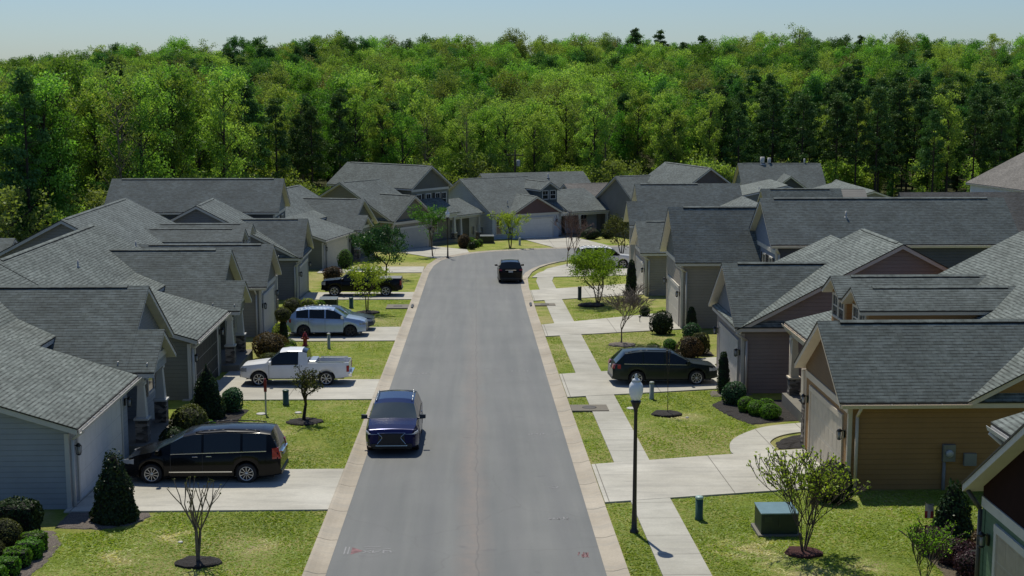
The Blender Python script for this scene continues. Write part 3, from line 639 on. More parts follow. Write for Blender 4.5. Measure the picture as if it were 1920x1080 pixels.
# two storey rear house behind L4
L4b = mk((-15.6, 107.7), LU, LV, 'dark navy sided two-storey house with one long plain roof against the woods on the left', (.045, .058, .075), GD_G, SH2)
L4b.block('u', -.4, 13.2, [(-.35, 5.7), (3.1, 8.05), (6.55, 5.7)], wa=(0, 12.8), wcut=(0, 6.2), base=-1.4, gable=(plain((.16, .18, .2), .6), 5.5))
L4b.ridge('u', .4, 12.4, 3.1, 8.05); L4b.window('u', 0, 1.5, 2.4, 3.6, 5.0, True); L4b.window('u', 0, 3.8, 4.7, 3.6, 5.0, True); L4b.corner(0, 0, 5.4)
L4b.gutter([(-.35, -.365, 5.64), (13.0, -.365, 5.64), (0, -1, 0)])
L5 = mk((-13.2, 119.6), (-.968, .25), (.25, .968), 'green-grey sided house with tapered white porch columns, next to the dark green tree', (.155, .165, .135), GD_C, SH2); typeA(L5)
L6 = mk((-8.3, 139.6), (-.80, .60), (.60, .80), 'tan sided house with broad garage gable half hidden by two street trees at the bend', (.22, .20, .155), GD_G, SH2); typeC(L6)
L7 = mk((-6.9, 149.2), (-.79, .61), (.61, .79), 'olive two-storey house with shuttered upstairs windows at the bend', (.17, .175, .14), GD_G, SH2)
L7.block('u', -.4, 12.2, [(-.35, 6.0), (3.2, 8.3), (6.75, 6.0)], wa=(0, 11.8), wcut=(0, 6.4), base=-1.4, gable=(siding((.10, .10, .085), .14), 5.85))
L7.ridge('u', .4, 11.6, 3.2, 8.3)
for a in (.9, 2.5, 4.1, 5.2): L7.window('u', 0, a, a + .7, 3.9, 5.2, a in (.9, 4.1))
L7.block('v', 3.2, 10.5, [(-1.9, 2.75), (1.8, 4.2), (5.0, 2.9)], wa=(3.5, 10.1), wcut=(.01, 4.6)); L7.column(-1.5, 9.9, -.8, 2.5, 1.3); L7.column(-1.5, 6.6, -.8, 2.5, 1.3)
L7.box('porch_beam', -1.6, -1.38, 3.4, 10.2, 2.3, 2.62, L7.trim)
# house facing down the street at the bend
C1 = mk((1.9, 155.3), (-.5, .866), (.866, .5), 'pale blue sided house with wide white garage door facing down the street', (.40, .45, .53), GD_W, SH2, lap=.2)
C1.block('v', -.35, 9.6, [(-.35, 2.9), (7.0, 6.45), (14.4, 2.9)], wa=(0, 9.3), wcut=(0, 14.0))
C1.ridge('v', .2, 9.0, 7.0, 6.45)
C1.block('v', 9.602, 15.6, [(-1.2, 2.75), (4.6, 4.9), (10.5, 2.9)], wa=(9.31, 15.2), wcut=(1.3, 10.1))
C1.block('u', -1.1, 4.9, [(1.9, 2.85), (5.35, 4.75), (8.8, 2.85)], wa=(-.7, 4.5), wcut=(2.25, 8.45), gable=(siding((.10, .055, .06), .14), 2.8)); C1.ridge('u', -.5, 2.5, 5.35, 4.75)
C1.block('u', 1.0, 7.4, [(7.05, 5.25), (8.45, 6.15), (9.85, 5.25)], wa=(1.4, 7.0), wcut=(7.3, 9.6), base=2.6, wall=siding((.06, .085, .095), .14)); C1.ridge('u', 2, 6.5, 8.45, 6.15)
for a in (7.6, 8.65): C1.window('u', 1.4, a, a + .7, 4.15, 5.05)
C1.garage(3.0, 7.6, 2.15, u=-.7, door=GD_W); C1.lantern(-.72, 8.1, 1.8)
C1.window('u', 0, .5, 1.2, .6, 2.3); C1.box('porch_floor', -1.1, 1.3, 8.6, 15.2, -1.2, .02, CONC); C1.box('porch_beam', -1.0, -.78, 8.6, 15.4, 2.3, 2.65, C1.trim)
for v in (11.2, 15.1): C1.column(-.9, v, -.6, 2.3, 1.3)
C1.door(1.3, 9.7, 10.6, .02); C1.window('u', 1.3, 11.9, 12.7, .7, 2.3); C1.window('u', 1.3, 12.9, 13.7, .7, 2.3)
C1.pipe(1.2, 2.7, 4.0, .3)
b_ = MB()
for k in range(3): b_.box(-.12, -.02, .4 + k * .0, .6, .4, 1.2)
for (u, w0, w1, r) in ((3.0, .3, 1.4, .25), (2.2, .5, 1.2, .15), (4.2, .2, 1.1, .2)): C1.box('utility_box', u, u + r * 1.6, -.14, 0, w0, w1, plain((.2, .23, .27), .5))
C1.box('siding_vent', 4.2, 4.45, -.06, 0, 2.7, 2.9, DARK)
C2 = mk((3.0, 172.5), (-.3, .95), (.95, .3), 'low dark blue-grey roofed house peeking above the pale blue house', (.15, .16, .18), GD_G, SH2)
C2.block('v', -.35, 14, [(-.3, 3.2), (7, 6.6), (14, 3.2)], wa=(0, 13.6)); C2.pipe(5.5, 8.5, 6.0, .5, .09, WHITE)
C3 = mk((12.6, 163.5), (-.25, .97), (.97, .25), 'brown-roofed house behind the blue house porch', (.2, .19, .17), GD_G, SH3)
C3.block('v', -.3, 8, [(-.3, 3.1), (6, 5.6), (12, 3.1)], wa=(0, 7.7)); C3.ridge('v', .3, 7.6, 6, 5.6)
# right side, near to far
R0 = mk((11.75, 23.9), RU, RV, 'dark green sided house with maroon gable cut off by the bottom right corner', (.055, .125, .065), plain((.33, .29, .24), .55), trim=WHITE)
R0.block('u', -.42, 8, [(.0, 2.95), (3.6, 5.35), (7.2, 2.95)], wa=(0, 7.6), wcut=(.35, 6.85), gable=(plain((.020, .008, .008), .9, spec=.1), 2.75)); R0.ridge('u', .3, 7, 3.6, 5.35)
R0.block('v', 7.25, 14.2, [(1.0, 2.98), (9, 6.4), (16, 3.0)], wa=(6.9, 13.9), wcut=(2.9, 15.7)) if False else None
R0.garage(1.2, 5.9, 2.15, door=R0.gdoor); R0.lantern(-.02, 6.4, 1.8); R0.spout([(-.3, 7.1, 2.8), (-.05, 6.9, 2.4), (-.05, 6.9, -.4)], plain((.05, .05, .045), .5)); R0.corner(0, 6.72, 2.7, m=R0.wall)
R0.block('v', 3.0, 7.6, [(.35, 4.3), (9, 7.0), (17, 3.0)], wa=(3.3, 7.3), wcut=(1.4, 15.7), base=2.0); R0.gutter([(.335, 3.1, 4.24), (.335, 7.5, 4.24), (-1, 0, 0)], [(.25, 7.35, 4.1), (.7, 7.3, 3.7), (1.3, 7.3, 3.5), (1.3, 7.3, 2.2)], WHITE)
R1 = mk((11.9, 42.9), RU, RV, 'golden tan sided house with two dormers and beige garage door, large at the right', (.30, .155, .045), plain((.50, .44, .35), .55), trim=plain((.58, .50, .39), .55, var=.05)); typeB(R1)
b_ = MB(); b_.box(3.05, 3.45, -.14, -.002, .95, 1.5)
o_ = R1.mb(b_, 'electric_meter', plain((.18, .19, .2), .5, .3)); b_ = MB(); b_.lathe([(.13, -.14), (.12, -.2), (.05, -.22)], (3.25, 0, 1.22), 14, 0, 'y'); R1.mb(b_, 'meter_dial', plain((.4, .42, .44), .2), o_)
R1.box('utility_box', 3.75, 4.15, -.12, -.002, .8, 1.2, plain((.2, .21, .2), .5)); R1.spout([(3.12, -.06, .95), (3.12, -.06, -.6)], plain((.2, .2, .19), .5))
R2 = mk((11.75, 59.95), RU, RV, 'mauve-brown sided house with large gable facing the camera, behind the dark green wagon', (.20, .168, .160), plain((.47, .44, .41), .55), trim=plain((.47, .43, .39), .55, var=.05)); typeC(R2, siding((.13, .145, .17), .12))
R3 = mk((12.2, 81.2), RU, RV, 'taupe house with tall garage gable and a blue two-storey wing with a very long roof', (.29, .255, .21), GD_C, SH2, trim=plain((.60, .56, .49), .55, var=.05))
R3.block('u', -.42, 6.0, [(-.35, 4.0), (3.2, 7.0), (6.8, 4.0)], wa=(0, 5.9), wcut=(0, 6.4), gable=(siding((.12, .125, .115), .14), 3.95)); R3.ridge('u', .5, 5.2, 3.2, 7.0)
BLU = siding((.055, .065, .085)); GBL = siding((.20, .23, .28))  # wing's blue siding in two tones: shaded near wall, lighter street front
R3.block('u', 4.3, 18.6, [(-4.55, 5.55), (-1.2, 7.9), (2.15, 5.55)], wa=(4.7, 18.2), wcut=(-4.2, 1.8), wall=BLU, gable=(GBL, 5.2)); R3.ridge('u', 5.1, 17.6, -1.2, 7.9)
R3.box('wall', 4.68, 4.72, -4.18, -.02, 0, 5.1, GBL); R3.window('u', 4.68, -3.4, -2.7, 3.1, 4.6, True); R3.window('u', 4.68, -1.6, -.9, 3.1, 4.6, True)
R3.gutter([(4.35, -4.565, 5.49), (18.5, -4.565, 5.49), (0, -1, 0)], [(4.6, -4.6, 5.35), (4.85, -4.3, 5.0), (4.85, -4.3, 0)]); R3.corner(4.68, -4.2, 5.3)
R3.garage(.8, 5.4, 2.3, door=GD_C); R3.lantern(-.02, .42, 2.0); R3.lantern(-.02, 6.0, 2.0); R3.corner(0, 0, 3.8); R3.spout([(-.3, -.25, 3.8), (.3, -.09, 3.4), (.3, -.09, -.3)])
R3.block('u', -1.1, .0, [(.1, 2.75), (3.1, 3.1), (6.1, 2.75)], walls=False) if False else None
R3.pipe(9.0, -2.6, 6.9, .35, .06)
R5 = mk((12.2, 98.6), RU, RV, 'cream garage-fronted house with stepped porch gables beyond the bright green tree', (.30, .27, .225), GD_C, SH2, trim=plain((.62, .59, .52), .55, var=.05))
R5.block('u', -.42, 6.5, [(-.35, 3.15), (3.1, 5.1), (6.6, 3.15)], wa=(0, 6.3), wcut=(0, 6.2), gable=(plain((.42, .39, .34), .6), 3.0)); R5.ridge('u', .4, 2.7, 3.1, 5.1)
R5.block('u', .55, 9, [(8.0, 4.3), (12.2, 7.2), (16.4, 4.3)], wa=(1.0, 8.6), wcut=(8.4, 16.0)); R5.ridge('u', 1, 5.6, 12.2, 7.2)
R5.block('u', -.3, 1.3, [(8.01, 4.295), (10.3, 5.95), (12.6, 4.295)], wa=(0.2, 1.1), wcut=(8.3, 12.3)); R5.garage(.8, 5.4, 2.1, door=GD_C); R5.lantern(-.02, .4, 1.8)
R5.block('v', .1, 15, [(3.2, 4.2), (9, 6.3), (15, 3.2)], wa=(.2, 14.6)); R5.spout([(-.3, -.25, 3.0), (.25, -.09, 2.6), (.25, -.09, -.3)]); R5.corner(0, 0, 2.9)
R6 = mk((18.8, 153.4), (-.34, .94), (.94, .34), 'grey-brown house with small dormer and side gable, right of the pale blue house', (.17, .165, .145), GD_G, SH2)
R6.block('v', -.35, 10.2, [(-.3, 2.9), (7, 6.75), (14.3, 2.9)], wa=(0, 9.8)); R6.ridge('v', .2, 9.9, 7, 6.75)
R6.block('u', .4, 6, [(3.5, 4.4), (4.9, 5.3), (6.3, 4.4)], wa=(.8, 5.6), wcut=(3.8, 6.0), base=2.6); R6.ridge('u', .8, 4.6, 4.9, 5.3)
for u in (5.2, 7.4): R6.box('utility_box', u, u + .35, -.12, 0, 1.6, 2.1, CREAM)
R7 = mk((23.0, 150.9), (-.32, .95), (.90, .42), 'brown gabled two-storey house with black shutters at the far right of the bend', (.13, .13, .115), GD_G, SH2)
R7.u = Vector((-.3, .954, 0)); R7.v = Vector((.954, .3, 0))
R7.block('u', -.4, 11.5, [(-.35, 5.9), (2.85, 8.1), (6.05, 5.9)], wa=(0, 11.1), wcut=(0, 5.7), gable=(siding((.075, .06, .06), .14), 5.75)); R7.ridge('u', .4, 11, 2.85, 8.1)
R7.window('u', 0, 1.2, 2.2, 3.8, 5.2, True); R7.window('u', 0, 3.9, 4.9, 3.8, 5.2, True)
R8 = mk((24.8, 150.3), RU, RV, 'pale low-sloped roof house in the middle distance on the right', (.16, .17, .15), GD_G, SH)
R8.block('v', -.3, 4.2, [(-.4, 4.15), (9.2, 6.25), (18, 3)], wa=(0, 4.1)); R8.block('v', 4.202, 9.3, [(3.0, 4.9), (9.2, 6.25), (18, 3)], wa=(4.1, 9.0)); R8.ridge('v', 0, 9, 9.2, 6.25); R8.pipe(6.5, 2.0, 5.7, .25)
R8b = mk((31.6, 141.5), RU, RV, 'second pale low-sloped roof house, right of the first, behind the long roof', (.16, .17, .17), GD_G, SH)
R8b.block('v', -.3, 14, [(-.4, 3.3), (9.4, 5.95), (18, 3)], wa=(0, 13.7)); R8b.ridge('v', .2, 13.5, 9.4, 5.95); R8b.block('u', 5.6, 9, [(1.0, 5.0), (2.6, 5.95), (4.2, 5.0)], wa=(6, 8.8)); 
R9 = mk((34.5, 176.5), (.05, 1), (1, -.05), 'grey-roofed two-storey house with navy gable and twin roof vents near the pines', (.17, .19, .20), GD_G, SH2)
R9.block('v', -.35, 10.5, [(-.3, 4.6), (5.0, 7.9), (10.5, 4.6)], wa=(0, 10.1)); R9.block('u', -2.4, 4.5, [(2.2, 4.3), (5.4, 6.7), (8.6, 4.3)], wa=(-2.0, 4.2), gable=(siding((.03, .04, .055), .14), 4.2)); R9.ridge('v', .3, 10.1, 5.0, 7.9)
R9.block('u', -1.4, 8, [(10.0, 3.0), (13.2, 5.6), (16.6, 3.0)], wa=(-1.0, 7.6), wall=siding((.03, .04, .055), .14)); R9.box('wall_panel', -1.04, -1.0, 12.6, 13.7, 2.6, 4.1, WHITE)
R9.pipe(5.2, 2.9, 7.8, .9, .28, WHITE); R9.pipe(5.2, 3.8, 7.8, .8, .22, WHITE); R9.pipe(5.2, 8.4, 7.8, .7, .1, WHITE)
R10 = mk((59.2, 143.5), (.98, .2), (-.2, .98), 'white sided two-storey house at the right edge below the pines', (.62, .65, .70), GD_W, SH3)
R10.block('v', -.4, 14, [(-.4, 5.7), (8, 9.6), (16, 5.7)], wa=(0, 13.6), wcut=(0, 15.6)); R10.gutter([(-.42, -.3, 5.64), (-.42, 13, 5.64), (-1, 0, 0)]); R10.corner(0, 0, 5.4)
R11 = mk((30.5, 93.5), RU, RV, 'low house with brown roof and dark rake between the long roof and the white house', (.14, .15, .17), GD_G, SH3, trim=plain((.035, .045, .07), .5))
R11.block('u', -.4, 8.6, [(-.35, 3.6), (4.2, 7.3), (8.7, 3.6)], wa=(0, 8.2)); R11.pipe(5.6, 2.8, 6.2, .3)
R12 = mk((24.8, 114.8), RU, RV, 'small grey-roofed gable house sandwiched behind the long roof', (.17, .165, .15), GD_G, SH)
R12.block('u', -.4, 6.5, [(-.35, 4.1), (3.2, 6.9), (6.8, 4.1)], wa=(0, 8.6), gable=(siding((.05, .055, .06), .14), 4.0)); R12.ridge('u', .4, 5.5, 3.2, 6.9)
LX = mk((-29.5, 84), LU, LV, 'dark-roofed house at the far left edge with a pale vent pipe', (.14, .14, .13), GD_G, SH)
LX.block('u', -.4, 14, [(-.35, 2.6), (4, 4.9), (8.35, 2.6)], wa=(0, 13.6)); LX.pipe(1.4, 2.6, 4.2, 1.2, .09, WHITE)
# ------------------------------------------------------------------ vegetation kit
def quads_mesh(name, V, tone, m, tint=None):
    n = len(V) // 4; me = bpy.data.meshes.new(name)
    me.vertices.add(4 * n); me.vertices.foreach_set('co', V.astype(np.float32).ravel())
    me.loops.add(4 * n); me.loops.foreach_set('vertex_index', np.arange(4 * n, dtype=np.int32))
    me.polygons.add(n); me.polygons.foreach_set('loop_start', np.arange(0, 4 * n, 4, dtype=np.int32))
    try: me.polygons.foreach_set('loop_total', np.full(n, 4, dtype=np.int32))
    except Exception: pass
    me.update(calc_edges=True)
    a = me.attributes.new('tone', 'FLOAT', 'FACE'); a.data.foreach_set('value', tone.astype(np.float32))
    if tint is not None:
        a = me.attributes.new('tint', 'FLOAT_COLOR', 'FACE'); a.data.foreach_set('color', np.concatenate([tint, np.ones((n, 1))], 1).astype(np.float32).ravel())
    me.materials.append(m); return me
def leaf_quads(c, size, rng, up=.35, aspect=.62, nrm=None):
    """oriented leaf-sized quads at the points c"""
    n = len(c); d = rng.normal(size=(n, 3))
    if nrm is not None: d = d * .55 + nrm
    d[:, 2] += up; d /= np.linalg.norm(d, axis=1, keepdims=True) + 1e-9
    a = np.cross(d, rng.normal(size=(n, 3))); a /= np.linalg.norm(a, axis=1, keepdims=True) + 1e-9; b = np.cross(d, a)
    s = (size * rng.uniform(.6, 1.35, size=(n, 1))); a = a * s; b = b * s * aspect
    V = np.stack([c - a * .5, c + b * .5, c + a * .5, c - b * .5], 1) # diamond leaf
    return V.reshape(-1, 3)
def blob_points(centers, radii, counts, rng, shell=.55, flat=.8):
    P = []; T = []
    for c, r, k in zip(centers, radii, counts):
        d = rng.normal(size=(k, 3)); d /= np.linalg.norm(d, axis=1, keepdims=True)
        q = r * (shell + (1 - shell) * rng.random((k, 1))) * rng.uniform(.75, 1.15, (k, 1))
        P.append(np.array(c) + d * q * np.array([1, 1, flat])); T.append(np.clip(rng.normal(.5, .22, k) + rng.normal(0, .12), 0, 1))
    return np.concatenate(P), np.concatenate(T)
class Skel:
    def __init__(s, seed): s.r = random.Random(seed); s.seg = []; s.tips = []; s.twigs = []
    def grow(s, p, d, ln, rad, depth, spread=.5, up=.12, n=(2, 3), curve=.12, first=True):
        steps = 3; q = Vector(p)
        for i in range(steps):
            curve_ = curve * (.25 if first else 1)
            d = (d + Vector((s.r.gauss(0, curve_), s.r.gauss(0, curve_), s.r.gauss(0, curve_ * .6) + up * .4))).normalized()
            e = q + d * ln / steps; s.seg.append((q.copy(), e.copy(), rad * (1 - i * .1), rad * (1 - (i + 1) * .1))); q = e
            if depth <= 1: s.twigs.append(q.copy())
        if depth <= 0: s.tips.append(q.copy()); return
        k = s.r.randint(*n) + (1 if first else 0)
        for j in range(k):
            a = s.r.uniform(0, 6.283); sp = s.r.uniform(.5, 1.2) * spread
            o = d.orthogonal().normalized(); o = (Matrix.Rotation(a + j * 6.283 / k, 3, d) @ o)
            nd = (d * math.cos(sp) + o * math.sin(sp) + Vector((0, 0, up))).normalized()
            s.grow(q, nd, ln * s.r.uniform(.66, .92), rad * .62, depth - 1, spread, up, n, curve, False)
    def fit(s, h, cw):
        P = [x for g in s.seg for x in g[:2]]; zx = max(p.z for p in P); rr = sorted(max(abs(p.x), abs(p.y)) for p in s.tips); rx = (rr[int(len(rr) * .72)] if len(rr) > 8 else rr[-1]) or 1
        f = lambda p: Vector((p.x * cw / 2 / rx, p.y * cw / 2 / rx, p.z * h / zx))
        s.seg = [(f(a), f(b), r0, r1) for a, b, r0, r1 in s.seg]; s.tips = [f(p) for p in s.tips]; s.twigs = [f(p) for p in s.twigs]
    def tubes(s, b, n=5, rmin=.011):
        for a, c, r0, r1 in s.seg: b.tube(a, c, max(r0, rmin), max(r1, rmin), n if r0 > .03 else 4, 0, False)
LF = {
 'bright': leaf_mat('leaves_bright', (0.162, 0.290, 0.024, 1), (0.324, 0.486, 0.047, 1), .5),
 'yellow': leaf_mat('leaves_yellowgreen', (0.282, 0.355, 0.041, 1), (0.510, 0.566, 0.092, 1), .45),
 'mid': leaf_mat('leaves_mid', (0.085, 0.177, 0.030, 1), (0.177, 0.295, 0.059, 1), .4),
 'dark': leaf_mat('leaves_dark', (0.022, 0.043, 0.014, 1), (0.054, 0.084, 0.030, 1), .15, rough=.35),
 'darkblue': leaf_mat('leaves_darkgreen', (0.041, 0.111, 0.048, 1), (0.121, 0.232, 0.102, 1), .3, rough=.35),
 'olive': leaf_mat('leaves_olive', (0.081, 0.092, 0.027, 1), (0.162, 0.169, 0.054, 1), .3),
 'bronze': leaf_mat('leaves_bronze', (0.081, 0.049, 0.024, 1), (0.149, 0.095, 0.046, 1), .25),
 'purple': leaf_mat('leaves_purple', (0.051, 0.022, 0.032, 1), (0.135, 0.061, 0.081, 1), .25),
 'box': leaf_mat('leaves_boxwood', (0.095, 0.203, 0.019, 1), (0.203, 0.338, 0.041, 1), .4),
}
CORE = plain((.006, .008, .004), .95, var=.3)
def shrub(label, x, y, w_, h_, kind='ball', col='dark', n=1500, leaf=.07, seed=0, cat='shrub', group=None, name=None, h0=0, flat=None, rough=.15):
    rng = np.random.default_rng(seed + 11); t = empty(name or ('boxwood_shrub' if col == 'box' else 'clipped_shrub' if kind in ('box', 'cone') else 'round_shrub'), gp(x, y, h0), label, cat, group)
    u = rng.random(n); th = rng.random(n) * 2 * math.pi
    if kind == 'ball':
        z = 1 - 1.75 * u; rr = np.sqrt(np.maximum(0, 1 - z * z)); P = np.stack([rr * np.cos(th), rr * np.sin(th), z], 1); Nn = P.copy(); P = P * np.array([w_ / 2, w_ / 2, h_ * .53]) + np.array([0, 0, h_ * .47])
    elif kind == 'cone':
        z = 1 - np.sqrt(u); prof = np.minimum(1, (1 - z) ** .72 * 1.06) * np.where(z < .14, .86 + z, 1); Nn = np.stack([np.cos(th), np.sin(th), np.full(n, .45)], 1); P = np.stack([np.cos(th) * prof * w_ / 2, np.sin(th) * prof * w_ / 2, z * h_], 1)
    elif kind == 'column':
        z = u; prof = np.minimum(1, (1 - z) ** .35 + .05) * (.78 + .22 * np.minimum(1, z * 5)); Nn = np.stack([np.cos(th), np.sin(th), np.full(n, .25)], 1); P = np.stack([np.cos(th) * prof * w_ / 2, np.sin(th) * prof * w_ / 2, z * h_], 1)
    else:   # clipped box
        f = rng.integers(0, 5, n); q = rng.random((n, 2)) * 2 - 1; P = np.zeros((n, 3)); Nn = np.zeros((n, 3))
        for k, (ax, sg) in enumerate(((0, 1), (0, -1), (1, 1), (1, -1), (2, 1))):
            m_ = f == k; o = [i for i in range(3) if i != ax]; P[m_, ax] = sg; P[np.ix_(m_, o)] = q[m_]; Nn[m_, ax] = sg
        P = P / (1 + .10 * (np.abs(P).min(1, keepdims=True) ** 2 * 3)); P = P * np.array([w_ / 2, (flat or w_) / 2, h_ / 2]) + np.array([0, 0, h_ / 2])
    nz = np.sin(P[:, 0:1] * 7 / w_ + seed) + np.sin(P[:, 1:2] * 8 / w_ + 2 * seed) + np.sin(P[:, 2:3] * 9 / w_ + seed)
    P = P + Nn * (nz * .022 * w_ * rough * 8 + rng.normal(0, rough * .28 * w_, (n, 1)) * .35)
    V = leaf_quads(P, leaf, rng, .2, .7, Nn * 1.0); V[:, 2] = np.maximum(V[:, 2], .01)
    me = quads_mesh('foliage', V, np.clip(rng.normal(.5, .25, n), 0, 1), LF[col]); link('foliage', me, t)
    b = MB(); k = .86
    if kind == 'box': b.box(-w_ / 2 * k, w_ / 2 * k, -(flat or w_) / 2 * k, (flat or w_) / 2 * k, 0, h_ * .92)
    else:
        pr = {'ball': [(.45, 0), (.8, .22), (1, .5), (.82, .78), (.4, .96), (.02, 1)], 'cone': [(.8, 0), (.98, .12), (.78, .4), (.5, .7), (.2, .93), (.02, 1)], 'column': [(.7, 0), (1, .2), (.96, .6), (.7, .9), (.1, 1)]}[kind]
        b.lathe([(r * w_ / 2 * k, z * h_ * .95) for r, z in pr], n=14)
    b.build('dark_core', CORE, t); return t  # added solid core, near-black where a real shrub is shaded inside
def yard_tree(label, x, y, h, cw, col, nleaf=1500, leaf=.10, stems=1, depth=4, seed=1, trunk=.05, clear=.35, spread=.5, bark=None, clus=.22, name='street_tree', group=None, up=.12, cat='tree', lean=.25, leaf2=None, full=0, nb=(2, 3)):
    sk = Skel(seed); r = sk.r
    for i in range(stems):
        a = i * 6.283 / stems + r.random(); d = Vector((math.cos(a) * (lean if stems > 1 else .05), math.sin(a) * (lean if stems > 1 else .05), 1)).normalized()
        sk.grow(Vector((math.cos(a) * .03 * (stems > 1), math.sin(a) * .03 * (stems > 1), 0)), d, clear * h, trunk, depth, spread, up, nb)
    sk.fit(h * .96, cw * .92)
    t = empty(name, gp(x, y), label, cat, group); b = MB(); sk.tubes(b); b.build('trunk', bark or BARK, t, recalc=False)
    if nleaf:
        rng = np.random.default_rng(seed); T = [p for p in sk.tips + sk.twigs if p.z > clear * h * .8] or sk.tips
        if full:
            for _ in range(full):
                d_ = Vector((r.gauss(0, 1), r.gauss(0, 1), r.gauss(0, 1))).normalized() * r.uniform(.55, .98) ** .6; T.append(Vector((d_.x * cw * .44, d_.y * cw * .44, h * (.5 + clear * .42) + d_.z * h * (.46 - clear * .40) + .0)))
        k = max(1, nleaf // len(T))
        P, tn = blob_points([tuple(p) for p in T], [clus * r.uniform(.5, 1.3) for _ in T], [k] * len(T), rng, .1)
        me = quads_mesh('crown', leaf_quads(P, leaf, rng), tn, LF[col]); link('crown', me, t)
    return t
def bed(label, pts, m=MULCH, h=.07, name='mulch_bed', seed=0):
    cx = sum(p[0] for p in pts) / len(pts); cy = sum(p[1] for p in pts) / len(pts); b = MB(); q = random.Random(seed)
    fine = []
    for i in range(len(pts)):
        a, c = pts[i], pts[(i + 1) % len(pts)]; k = max(1, int(math.dist(a, c) / .18))
        for j in range(k): fine.append((a[0] + (c[0] - a[0]) * j / k + q.gauss(0, .025), a[1] + (c[1] - a[1]) * j / k + q.gauss(0, .025)))
    rings = [1, .97, .85, .6, .3]; hs = [0, .7, .95, 1.05, 1.1]
    def pt(p, k, hh): x = cx + (p[0] - cx) * k; y = cy + (p[1] - cy) * k; return (x - cx, y - cy, -K * (y - cy) + (hh * h + (q.gauss(0, .012) if 0 < k < 1 else 0)))
    RR = [[pt(p, k, hh) for p in fine] for k, hh in zip(rings, hs)]; n = len(fine)
    vv = [p for r_ in RR for p in r_] + [(0, 0, h * 1.1)]
    fs = [(j * n + i, j * n + (i + 1) % n, (j + 1) * n + (i + 1) % n, (j + 1) * n + i) for j in range(len(rings) - 1) for i in range(n)] + [((len(rings) - 1) * n + i, (len(rings) - 1) * n + (i + 1) % n, len(vv) - 1) for i in range(n)]
    b.raw(vv, fs); o = b.build(name, m); o.location = gp(cx, cy, .004); setp(o, label, 'mulch bed'); return o
def ring(label, x, y, r, m=MULCH, ry=None, h=.08, seed=0):
    return bed(label, [(x + r * math.cos(a * .5236), y + (ry or r) * math.sin(a * .5236)) for a in range(12)], m, h, seed=seed)
# ------------------------------------------------------------------ shrubs and yard trees, left side
shrub('tall dark cone-clipped evergreen standing between the lawn and the nearest white garage door', -10.72, 39.95, 1.42, 2.15, 'cone', 'dark', 5200, .085, 1)
shrub('dark flat-topped clipped hedge block at the left edge near the blue-grey wall', -13.2, 38.6, 1.35, .95, 'box', 'dark', 2600, .085, 2, flat=1.0, rough=.06)
shrub('olive clipped ball, rear one of two at the left edge of the photo', -13.05, 37.2, .95, .85, 'ball', 'olive', 2600, .05, 3, rough=.05)
shrub('olive clipped ball, front one of two at the left edge of the photo', -12.95, 35.7, .85, .75, 'ball', 'olive', 2400, .05, 4, rough=.05)
for i, (x, y) in enumerate(((-12.15, 37.0), (-12.05, 36.25), (-12.15, 35.5), (-12.2, 34.75), (-12.3, 34.0))):
    shrub(['bright green clipped box shrub at the back of the bottom left row', 'bright green clipped box shrub, second from the back of the bottom left row', 'bright green clipped box shrub in the middle of the bottom left row', 'bright green clipped box shrub, second from the front of the bottom left row', 'bright green clipped box shrub at the front of the bottom left row'][i], x, y, .66, .5, 'box', 'box', 1500, .055, 20 + i, group='clipped box shrubs in a row at the bottom left', flat=.5)
bed('dark mulch strip with pale chips under the clipped row at the bottom left', [(-14.5, 39.4), (-12.2, 38.9), (-11.6, 37.6), (-11.5, 36), (-11.6, 34), (-11.8, 31), (-14.5, 31)], MULCHP, .03)
bed('grey mulch patch around the tall cone evergreen by the garage', [(-12.3, 39.2), (-11.0, 39.0), (-10.1, 39.5), (-9.75, 40.3), (-9.9, 40.8), (-12.3, 40.85)], MULCHP, .04)
shrub('dark pyramid evergreen taller than the shrubs beside it, behind the minivan hood', -10.9, 55.2, 1.45, 2.3, 'cone', 'dark', 4600, .085, 5)
shrub('dark round shrub at the driveway edge in front of the white pickup', -10.1, 56.4, .85, 1.05, 'ball', 'darkblue', 2400, .07, 6)
shrub('broad bronze-green mound shrub in front of the stone porch pier of the nearest house', -10.9, 51.6, 1.5, 1.15, 'ball', 'olive', 3600, .075, 7)
shrub('small vivid green shrub tucked between the bronze mound and the pyramid evergreen', -10.2, 51.9, .6, .6, 'ball', 'box', 1300, .06, 8)
shrub('low dark shrub against the porch behind the minivan windscreen', -10.9, 49.0, 1.1, .9, 'ball', 'dark', 1900, .07, 9)
bed('dark mulch bed along the front of the nearest left house', [(-12.0, 47.5), (-10.2, 48.2), (-9.6, 52), (-9.5, 56.9), (-10.4, 57.6), (-12.2, 57.6)], MULCH, .04)
shrub('large reddish-bronze mound beside the second porch on the left', -10.6, 70.6, 1.7, 1.35, 'ball', 'bronze', 3600, .08, 10)
shrub('low olive dome shrub at the front foot of the reddish-bronze mound', -10.35, 68.8, .95, .6, 'ball', 'olive', 1800, .06, 11)
shrub('bright green low shrub right of the reddish-bronze mound', -9.6, 70.2, .75, .75, 'ball', 'box', 1500, .07, 12)
shrub('second bright green shrub behind the bronze mound, nearer the silver wagon', -9.85, 72.2, .8, .7, 'ball', 'box', 1500, .07, 13)
shrub('slim dark column shrub with a paler round top behind the silver wagon', -10.45, 74.4, .55, 1.6, 'column', 'dark', 1600, .07, 14)
shrub('pale green ball top of the slim dark column shrub', -10.45, 74.4, .95, .75, 'ball', 'olive', 1300, .07, 15, h0=1.45)
shrub('yellow-green shrub by the garage corner of the taupe house', -11.0, 79.0 - 1.6, .95, .95, 'ball', 'yellow', 1400, .07, 16)
